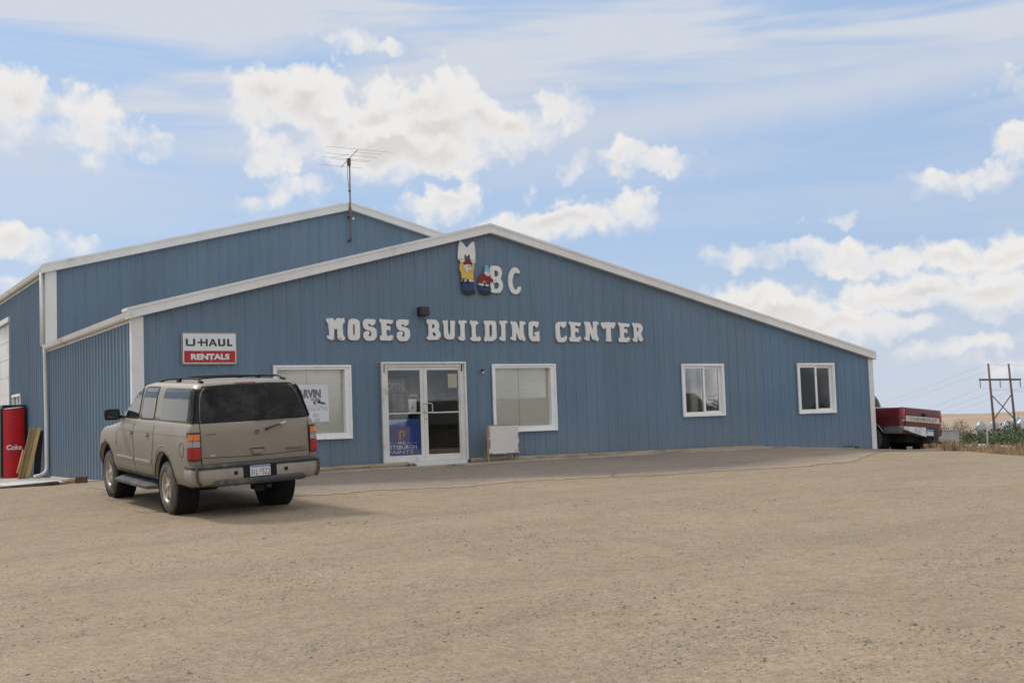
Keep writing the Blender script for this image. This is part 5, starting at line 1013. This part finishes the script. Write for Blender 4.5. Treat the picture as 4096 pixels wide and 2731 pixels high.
    # bumper: dented chrome left half, number plate, black right half
    q=MB(); q.add([(-.95,-.05,.77),(-.12,-.20,.77),(-.12,-.23,.50),(-.30,-.23,.52),(-.93,-.06,.67),(-.95,.10,.77),(-.12,.0,.77),(-.12,.0,.50),(-.3,.0,.52),(-.93,.10,.67)],[(0,1,2,3,4),(9,8,7,6,5),(0,5,6,1),(1,6,7,2),(2,7,8,3),(3,8,9,4),(4,9,5,0)])
    q.build('bumper',mat('chrome_bumper',(.55,.54,.50),.3,metal=.55,dirt=(.35,.28,.22),ds=4,da=.5),e,bevel=.006)
    pl=MB().box(-.10,.20,-.225,-.215,.54,.72).build('license_plate',mat('plate_white'),e); MB().box(-.095,.195,-.228,-.224,.66,.71).build('plate_band',mat('plate_blue'),pl)
    MB().box(-.12,.23,-.19,-.02,.44,.54).build('hitch_frame',LINER,e)
    MB().box(.21,.46,-.22,.0,.40,.76).build('bumper_step',mat('black_step',(.012,.016,.015),.5),e,bevel=.01)
    MB().beam((0,-.30,.38),(.52,-.26,.35),.07,.05).box(-.04,.04,-.3,0,.35,.42).build('tow_hitch',mat('rust_metal'),e)
    MB().box(-.6,.6,.1,5,.34,.58).build('underbody',LINER,e)
    MB().tube([(-.7,1.12,.38),(.7,1.12,.38)],.05,10).build('axle',LINER,e)
    cab=Shell([(1.28,.93,2.02,4.15,.08,.2),(1.45,.90,2.04,3.95,.09,.2),(1.68,.85,2.10,3.72,.10,.2),(1.80,.80,2.15,3.60,.12,.2),(1.86,.72,2.22,3.45,.14,.2),(1.89,.45,2.4,3.2,.2,.2)])
    cab.mesh('cab',RED,e,ny=10)
    panel('rear_window',[(-.74,1.37),(.74,1.37),(.66,1.70),(-.66,1.70)],.05,cab.rear(.004),SG,e)
    for s in (-1,1):
        panel('side_window',[(2.42,1.36),(3.75,1.36),(3.5,1.70),(2.48,1.72)],.05,cab.left(.004,s),SG,e)
        panel('pillar_glass',[(2.10,1.38),(2.30,1.38),(2.36,1.74),(2.22,1.74)],.02,cab.left(.004,s),SG,e)
    o=MB(); o.add([(-.76,4.0,1.42),(.76,4.0,1.42),(.68,3.70,1.72),(-.68,3.70,1.72)],[(0,1,2,3)]); o.build('windscreen',SG,e).location=(0,.05,.02)
    rim=mat('steel_rim',(.35,.34,.33),.4,metal=.5)
    for (x,y,s) in ((-.93,1.12,-1),(.93,1.12,1),(-.93,4.45,-1),(.93,4.45,1)): wheel(x,y,.375,.26,s,e,rim,hub=.20)
truck()
# ---------------- side yard objects ----------------
vm_=empty('vending_machine',(-7.72,12.0,-.36),label='red and black soda vending machine standing against the side wall',cat='vending machine')
MB().box(-.62,.0,.03,.85,.0,2.10).build('cabinet',mat('machine_black',(.012,.012,.012),.45,var=.2),vm_,bevel=.02)
fr=MB(); n=10
vs=[];
for i in range(n+1):
    x=-.60+.55*i/n; yy=.0-.05*math.sin(math.pi*i/n)**.6
    vs+=[(x,yy,.05),(x,yy,2.0)]
fr.add(vs,[(2*i,2*i+2,2*i+3,2*i+1) for i in range(n)],True)
fr.add([v for v in vs]+[(-.60,.04,.05),(-.60,.04,2.0),(-.05,.04,.05),(-.05,.04,2.0)],[(0,1,2*n+3,2*n+2),(2*n,2*n+4,2*n+5,2*n+1)]+[(2*i+1,2*i+3,2*n+5 if i>=n//2 else 2*n+3) for i in range(n)])
RP=fr.build('front_panel',mat('machine_red',(.58,.006,.012),.35,var=.07,vs=2,dirt=(.25,.02,.02),ds=2,da=.4),vm_)
def vmap(a,c,*k):
    u=(a+.60)/.55; return (a,-.05*math.sin(math.pi*min(max(u,.001),.999))**.6-.004,c)
text('lettering','Coke',vmap,-.53,-.12,.84,.985,mat('machine_white',(.72,.70,.68),.5),RP,.045)
q=MB(); q.tube([(-.58,-.03,1.985),(-.40,-.07,2.0),(-.22,-.07,2.02),(-.08,-.04,2.035)],[.012,.02,.018,.006],6); q.build('torn_edge',mat('machine_white'),RP)
MB().box(-.665,-.62,.08,.80,.1,2.0).build('door_panel',mat('machine_black'),vm_,bevel=.01)
q=MB()
for z in (.35,.75,1.2,1.6): q.box(-.668,-.664,.08,.80,z,z+.008)
q.build('seam',mat('machine_seam',(.06,.06,.06),.5),vm_)
def plank(p0,p1,wd,th,lb,m,nm='wooden_plank',uv=(0,1,0),cat='plank',grp='planks leaning on the side wall'):
    p0=Vector(p0);p1=Vector(p1); L=(p1-p0).length
    o=MB().box(-wd/2,wd/2,-th/2,th/2,0,L).build(nm,m,bevel=.003)
    d=(p1-p0).normalized(); y=Vector(uv); y=(y-d*y.dot(d)).normalized(); x=y.cross(d)
    o.matrix_world=Matrix(((x.x,y.x,d.x,p0.x),(x.y,y.y,d.y,p0.y),(x.z,y.z,d.z,p0.z),(0,0,0,1))); return tag(o,lb,cat,grp)
PLK=mat('fresh_pine',(.52,.37,.17),.75,var=.18,vs=3,stretch=(6,6,.7),dirt=(.10,.085,.05),ds=1.6,da=.6)
PLK2=mat('stained_pine',(.42,.29,.14),.8,var=.25,vs=3,stretch=(5,5,.6),dirt=(.06,.055,.035),ds=1.4,da=.9)
plank((-8.30,9.52,-.31),(-7.98,9.55,1.05),.085,.04,'stained greenish plank, leftmost of the boards leaning on the side wall',PLK2,uv=(-.2,1,0))
plank((-8.22,9.47,-.31),(-7.90,9.5,1.07),.095,.04,'brown plank in the middle of the boards leaning on the side wall',PLK2,uv=(.0,1,0))
plank((-8.13,9.40,-.31),(-7.81,9.43,1.06),.095,.04,'clean yellow plank, rightmost of the boards leaning on the side wall',PLK,uv=(.2,1,0))
plank((-8.36,9.42,-.10),(-8.20,9.45,.50),.05,.035,'short pale offcut leaning against the left side of the planks',PLK,uv=(1,.2,0))
plank((-7.86,9.62,-.31),(-7.76,9.62,.98),.17,.03,'black board standing against the wall behind the planks',mat('black_board',(.02,.02,.02),.8),'black_board',uv=(0,1,0),cat='board')
wt=mat('white_sheet_metal',(.72,.70,.68),.45,var=.05,dirt=(.45,.25,.18),ds=2.2,da=.35)
def gz(x,y): return zg(x,y)
SA=(-8.75,2.2);
q=MB(); prof=[]; n=36; W_=1.3; Lh=5.2
for i in range(n+1):
    u=i/n*W_; ph=(u%.3)/.3; h=.022 if .38<ph<.62 else 0
    prof.append((u,h))
vs=[(u,0,h) for u,h in prof]+[(u,Lh,h) for u,h in prof]; m_=n+1
q.add(vs+[(a,b_,c-.01) for a,b_,c in vs],[(i,i+1,m_+i+1,m_+i) for i in range(n)]+[(2*m_+i,3*m_+i,3*m_+i+1,2*m_+i+1) for i in range(n)]+[(i,2*m_+i,2*m_+i+1,i+1) for i in range(n)]+[(0,m_,3*m_,2*m_)])
sh=q.build('metal_sheet',wt,recalc=True); sh.rotation_euler=(0,0,R(112)); sh.location=(-8.7,1.35,-.10); tag(sh,'white ribbed metal sheet lying flat on wooden blocks at the far left','metal sheet')
LUM=mat('cut_lumber',(.46,.34,.20),.8,var=.2,vs=5,stretch=(1,4,4),dirt=(.2,.13,.08),ds=4,da=.4)
def lum(x,y,L,w_,h,rz,lb,dz=0.,m=LUM):
    o=MB().box(-L/2,L/2,-w_/2,w_/2,0,h).build('lumber_block',m,bevel=.006); o.location=(x,y,zg(x,y)+dz); o.rotation_euler=(R(2),R(-1.5),rz); return tag(o,lb,'lumber','lumber by the metal sheet')
lum(-8.95,1.55,.75,.12,.07,R(15),'long pale lumber piece beside the end of the white metal sheet')
lum(-8.50,1.75,.42,.16,.10,R(-15),'thick brown lumber block with a dark end beside the white metal sheet')
lum(-8.33,1.62,.22,.12,.13,R(-25),'dark rotten stump of lumber, farthest right beside the metal sheet',m=mat('rotten_wood',(.12,.08,.05),.9,var=.4,vs=8))
lum(-9.6,.85,1.6,.09,.05,R(25),'dark bearer plank under the white metal sheet',m=mat('rotten_wood'))
# curb stones / debris by the right corner
for i,(x,y,L,rz,h) in enumerate(((14.3,-.62,1.25,-8,.045),(14.05,-.4,.16,30,.09),(14.75,-.5,.14,-20,.08))):
    o=MB().box(-L/2,L/2,-.07,.07,-.05,h).build('debris_block',mat('debris_tan',(.42,.33,.24),.9,var=.2,vs=4),bevel=.012); o.location=(x,y,zg(x,y)+.03); o.rotation_euler=(0,0,R(rz))
    tag(o,('long flat concrete strip in front of the pickup wheel','small tan block left on the strip near the pickup','small tan block right on the strip near the pickup')[i],'block','debris by the corner')
# ---------------- far right: weeds, poles, bins, shrubs ----------------
def sd_(x,y): return (x-14.2)*.894-(y-.6)*.447
rn=random.Random(5); cols=((.42,.30,.17),(.34,.21,.13),(.50,.40,.24),(.24,.21,.11))
for ci,cl in enumerate(cols):
    q=MB(); N_=(9000,8000,6000,3500)[ci]
    for i in range(N_):
        dpt=rn.uniform(31.5,78)**1.0; h=rn.uniform(.76,1.02); x=-13.53+dpt*math.sin(h); y=-24.2+dpt*math.cos(h)
        if sd_(x,y)<1.6+.8*noise.noise(Vector((x,y,0))) or x<13.6: continue
        if noise.noise(Vector((x*.5,y*.5,ci*7.)))<-.25: continue
        tall=.30+.22*noise.noise(Vector((x*.25,y*.25,3)))+.25*sm(dpt,34,44); H=tall*rn.uniform(.5,1.15); a=rn.random()*6.28; w_=.012+.00035*dpt; z=zg(x,y)-.02; l=H*.35
        c_,s_=math.cos(a)*w_,math.sin(a)*w_; bx,by=rn.uniform(-l,l),rn.uniform(-l,l)
        q.add([(x-c_,y-s_,z),(x+c_,y+s_,z),(x+bx,y+by,z+H)],[(0,1,2)])
        if ci in (1,3): q.add([(x+bx-w_*1.4,y+by,z+H*.75),(x+bx+w_*1.4,y+by,z+H*.8),(x+bx,y+by,z+H*1.08)],[(0,1,2)])
    tag(q.build('dry_grass' if ci<3 else 'green_grass',mat('grass_%d'%ci,cl,.9,var=.35,vs=.6),recalc=False),kind='stuff',label=('tan dry grass beyond the gravel lot','reddish dry weeds beyond the gravel lot','straw coloured grass beyond the gravel lot','green tufts among the dry grass beyond the lot')[ci],cat='grass')
def crown(nm,n,ls,seed,m):
    rr_=random.Random(seed); q=MB(); bl=[(rr_.uniform(-.75,.75),rr_.uniform(-.75,.75),rr_.uniform(.1,.75),rr_.uniform(.28,.5)) for _ in range(13)]
    for i in range(n):
        bx,by,bz,br=rr_.choice(bl); v=Vector((rr_.gauss(0,1),rr_.gauss(0,1),rr_.gauss(0,1))).normalized()*br*rr_.random()**.35
        p=Vector((bx,by,max(.02,bz))) + v; p.z=max(p.z,.01)
        a=Vector((rr_.gauss(0,1),rr_.gauss(0,1),rr_.gauss(0,1))).normalized()*ls*rr_.uniform(.6,1.3); b_=a.cross(Vector((rr_.gauss(0,1),rr_.gauss(0,1),rr_.gauss(0,1)))).normalized()*ls*.6
        q.add([p-a,p+b_,p+a,p-b_],[(0,1,2,3)])
    me=q.build(nm,m,recalc=False); d=me.data; D.objects.remove(me); return d
LEAF=[mat('leaf_dark',(.06,.08,.037),.8,var=.4,vs=3),mat('leaf_mid',(.095,.125,.05),.8,var=.4,vs=3),mat('leaf_pale',(.19,.19,.115),.8,var=.3,vs=3)]
CR=[crown('crown',4500,.035,11,LEAF[0]),crown('crown',4500,.035,12,LEAF[1]),crown('crown',5000,.032,13,LEAF[2])]
tq=MB(); 
for k in range(5):
    a=k*1.26; tq.tube([(0,0,-.3),(.1*math.cos(a),.1*math.sin(a),.2),(.4*math.cos(a),.4*math.sin(a),.7)],[.05,.035,.012],5)
tk=tq.build('trunk',mat('bark',(.12,.09,.07),.9)); TK=tk.data; D.objects.remove(tk)
Cc=Vector((-13.533,-24.2,.807))
def at(px,d):
    """ground point at a bearing (photo column) and distance"""
    r_=rt*((px-2048)/4814.4)+f; return Cc.x+r_.x*d,Cc.y+r_.y*d
SHR=[(3783,150,4.5,2.9,1,'round green shrub just right of the pickup tailgate'),(3768,330,9,8.5,2,'pale olive tree behind the pickup tailgate'),(3812,165,5,1.9,1,'low green shrub between the tailgate and the thicket'),(3850,170,5,1.9,2,'low pale shrub left of the wide thicket'),(3878,200,9,4.5,0,'dark shrub at the left end of the thicket'),(3915,205,10,5.6,1,'tall green shrub in front of the leftmost grain bin'),(3950,215,9,5.6,0,'dark green shrub left of the power poles'),(3985,195,10,5.4,1,'green shrub between the two power poles'),(4010,225,12,7.0,0,'dark tall shrub behind the gap of the power poles'),(4045,190,9,4.6,1,'green shrub just right of the power poles'),(4075,205,11,5.2,0,'dark green shrub in front of the rightmost grain bins'),(4105,180,9,4.3,1,'green shrub cut by the right edge of the view'),(3895,150,7,2.0,2,'pale low brush in front of the left thicket'),(4020,150,8,2.2,1,'low green brush in front of the power poles'),(4085,140,7,2.2,2,'pale low brush near the right edge')]
for px,d,wd,h,ki,lb in SHR:
    h*=.88
    x,y=at(px,d); e=empty('shrub',(x,y,zg(x,y)-.15),(0,0,px*.7),label=lb,cat='shrub',group='shrubs in the valley'); e.scale=(wd*.62,wd*.62,h/1.05)
    link('crown',CR[ki],e); link('trunk',TK,e)
POLE=mat('pole_wood',(.17,.115,.085),.9,var=.2,vs=1,stretch=(3,3,.3))
Bm=mat('pole_beam',(.14,.12,.10),.9,var=.2)
pw=empty('power_pole_frame',(0,0,0),label='wooden twin pole power line frame with cross beam and X brace',cat='power pole')
TL=Vector((170.38,115.8,8.11));TR=Vector((173.48,113.93,7.99)); hd=(TR-TL); hd.z=0; hd.normalize()
BLp=Vector((170.9,115.5,-9));BRp=Vector((174.2,113.5,-9))
for a,c in ((TL,BLp),(TR,BRp)): MB().tube([c,a],[.26,.17],10).build('pole',POLE,pw)
beamz=5.2; pc=(TL+TR)/2; B0=pc-hd*3.75; B1=pc+hd*3.75; B0.z=beamz+.1;B1.z=beamz-.1
MB().beam(B0+Vector((-.2,-.3,0)),B1+Vector((-.2,-.3,0)),.16,.34).build('cross_beam',Bm,pw)
def onp(a,c,z): t_=(z-a.z)/(c.z-a.z); return a.lerp(c,t_)
q=MB(); q.beam(onp(TL,BLp,2.6),onp(TR,BRp,-1.9),.12,.16); q.beam(onp(TR,BRp,2.6),onp(TL,BLp,-1.9)+Vector((-.15,-.15,0)),.12,.16); q.build('x_brace',Bm,pw)
INS=mat('insulator_brown',(.13,.07,.055),.5); tips=[]
for t_ in (.025,.5,.975):
    p=B0.lerp(B1,t_)+Vector((-.2,-.3,-.17)); pr=[(.02,0)]
    for k in range(6): pr+=[(.04,-.12-k*.18),(.17,-.18-k*.18),(.04,-.23-k*.18)]
    pr.append((.02,-1.35)); MB().lathe(pr,10,Matrix.Translation(p),'z').build('insulator',INS,pw); tips.append(p+Vector((0,0,-1.35)))
WIRE=mat('wire_dark',(.2,.2,.2),.6)
ld=Vector((-hd.y*-1,0,0)); 
# the line runs on, away to the lower left of the view and off to the right
def wire(p,q_,sag,lb,r_=.028,nm='power_line'):
    pts=[]
    for i in range(25):
        u=i/24; v=p.lerp(q_,u); v.z-=sag*4*u*(1-u); pts.append(v)
    o=MB().tube(pts,r_,4,False).build(nm,WIRE); return tag(o,lb,'power line','wires of the power line')
FARD=Vector((560,640,-22)) 
nb=('lowest wire hanging from the left insulator','wire hanging from the middle insulator','wire hanging from the right insulator')
for i,tp in enumerate(tips):
    o_=hd*3.6*(i-1); wire(tp,FARD+o_,9,nb[i]+' towards the far hills',.015); wire(tp,tp+Vector((150,-60,1))+o_*0,5,nb[i]+' running off to the right',.015)
for i,a in enumerate((TL,TR)): wire(a,FARD+hd*3*(i-.5)+Vector((0,0,12)),7,('thin top wire from the left pole','thin top wire from the right pole')[i]+' towards the far hills',.012); wire(a,a+Vector((150,-60,1)),4,('thin top wire from the left pole','thin top wire from the right pole')[i]+' running off to the right',.012)
GB=mat('galvanised_bin',(.42,.44,.46),.4,metal=.55,var=.08,vs=.8); GR=mat('bin_roof',(.30,.32,.34),.45,metal=.5,var=.06)
bins=[(3903,700,6.2,-10.8,3.4,'grain bin farthest left, standing alone beyond the shrubs'),(3956,760,6.0,-11.2,3.0,'small grain bin peeking out left of the power poles'),(4008,660,7.0,-10.6,4.2,'grain bin between the two power poles'),(4050,740,9.0,-9.4,4.0,'tall grain bin behind the right power pole'),(4068,620,7.0,-9.3,4.0,'grain bin just right of the right power pole'),(4104,600,9.0,-7.4,4.2,'large grain bin cut by the right edge of the view')]
for px,d,dia,ez,rh,lb in bins:
    x,y=at(px,d); z0=zg(x,y)-1; e=empty('grain_bin',(x,y,z0),label=lb,cat='grain bin',group='grain bins in the valley'); r_=dia/2; H=ez-z0
    pr=[]; n=int(H/.35)
    for k in range(n): pr+=[(r_,H*k/n),(r_+.06,H*(k+.5)/n)]
    pr.append((r_,H)); MB().lathe(pr,28,None,'z').build('wall',GB,e); MB().lathe([(r_+.15,H-.05),(r_*.16,H+rh*.62),(r_*.16,H+rh*.70),(0,H+rh*.74)],28,None,'z').build('roof',GR,e)
# things standing in the grass
x,y=at(3880,75); cv=empty('culvert_pipe',(x,y,zg(x,y)+.95),(0,0,R(-30)),label='pale concrete culvert pipe lying in the dry grass',cat='pipe')
MB().lathe([(.36,-.75),(.42,-.75),(.42,.75),(.36,.75),(.36,-.75)],24,Matrix.Scale(1,4)).build('pipe',mat('concrete_pale',(.5,.47,.43),.9,var=.12,vs=2),cv)
x,y=at(3995,60); o=MB().lathe([(0,-.55),(.25,-.53),(.38,-.4),(.42,-.1),(.42,.2),(.36,.45),(.2,.55),(0,.57)],20,Matrix.Scale(.85,4)).build('hay_bale',mat('pale_hay',(.46,.41,.32),.95,var=.25,vs=5,bump=.8)); o.location=(x,y,zg(x,y)+.68); o.rotation_euler=(R(4),R(3),R(-32)); tag(o,'pale rounded bale lying in the weeds below the power poles','bale')
x,y=at(3958,41.5); o=link('crown',CR[0]); e=empty('low_bush',(x,y,zg(x,y)-.05),label='small dark green bush at the edge of the gravel beside the thin post',cat='bush'); o.parent=e; e.scale=(.38,.38,.36); link('trunk',TK,e)
x,y=at(3926,41); o=MB().tube([(0,0,-.3),(.01,0,.95)],.022,8).build('fence_post',mat('post_grey',(.34,.33,.31),.8)); o.location=(x,y,zg(x,y)); tag(o,'thin grey metal post at the edge of the gravel','post')
x,y=at(3762,90); e=empty('grey_shed',(x,y,zg(x,y)-.2),(0,0,R(-32)),label='low pale grey shed behind the pickup tow hitch',cat='shed')
z_=zg(x,y)-.2; MB().box(-.72,.80,-.5,.5,0,-1.0-z_).build('wall',mat('shed_grey',(.33,.34,.34),.7,var=.1),e); MB().box(-.8,.88,-.58,.58,-1.0-z_,-.93-z_).build('roof',mat('shed_roof',(.26,.27,.28),.6),e)

# ---------------- added behind the photographer, out of view: dark shapes for the glass to mirror ----------------
bn_=empty('added_reflection_shed',(52,-76,zg(52,-76)-.2),(0,0,R(20)),label='dark brown gabled shed added out of view for the door glass to mirror',cat='shed')
q=MB(); q.add([(-14,-6,0),(14,-6,0),(14,6,0),(-14,6,0),(-14,-6,2.6),(14,-6,2.6),(14,6,2.6),(-14,6,2.6),(-14,0,4.6),(14,0,4.6)],[(0,1,5,4),(2,3,7,6),(0,4,8,7,3),(1,2,6,9,5)]); q.build('wall',mat('shed_brown',(.06,.045,.035),.8,var=.2,stretch=(4,4,.5)),bn_)
q=MB(); q.add([(-14.4,-6.5,2.45),(14.4,-6.5,2.45),(14.4,0,4.72),(-14.4,0,4.72),(14.4,6.5,2.45),(-14.4,6.5,2.45),(-14.4,-6.5,2.35),(14.4,-6.5,2.35),(14.4,0,4.6),(-14.4,0,4.6),(14.4,6.5,2.35),(-14.4,6.5,2.35)],[(0,1,2,3),(3,2,4,5),(6,9,8,7),(9,11,10,8),(0,6,7,1),(4,10,11,5),(0,3,9,6),(3,5,11,9),(1,7,8,2),(2,8,10,4)]); q.build('roof',mat('shed_roof_dark',(.05,.045,.04),.7),bn_)
MB().box(-1.6,1.6,6.01,6.08,0,2.3).build('door',mat('shed_door',(.12,.10,.08),.8),bn_)
for i,(x,y,wd,h) in enumerate(((24,-80,7,3.2),(33,-84,8,4.2),(70,-72,8,3.6),(79,-74,9,4.6),(88,-68,9,5.0),(97,-66,9,4.0))):
    e=empty('shrub',(x,y,zg(x,y)-.15),(0,0,i*1.1),label='dark shrub added out of view for glass to mirror, %s in the row'%('first','second','third','fourth','fifth','sixth')[i],cat='shrub',group='shrubs added across the lot for reflections'); e.scale=(wd*.62,wd*.62,h/1.05)
    link('crown',CR[0],e); link('trunk',TK,e)
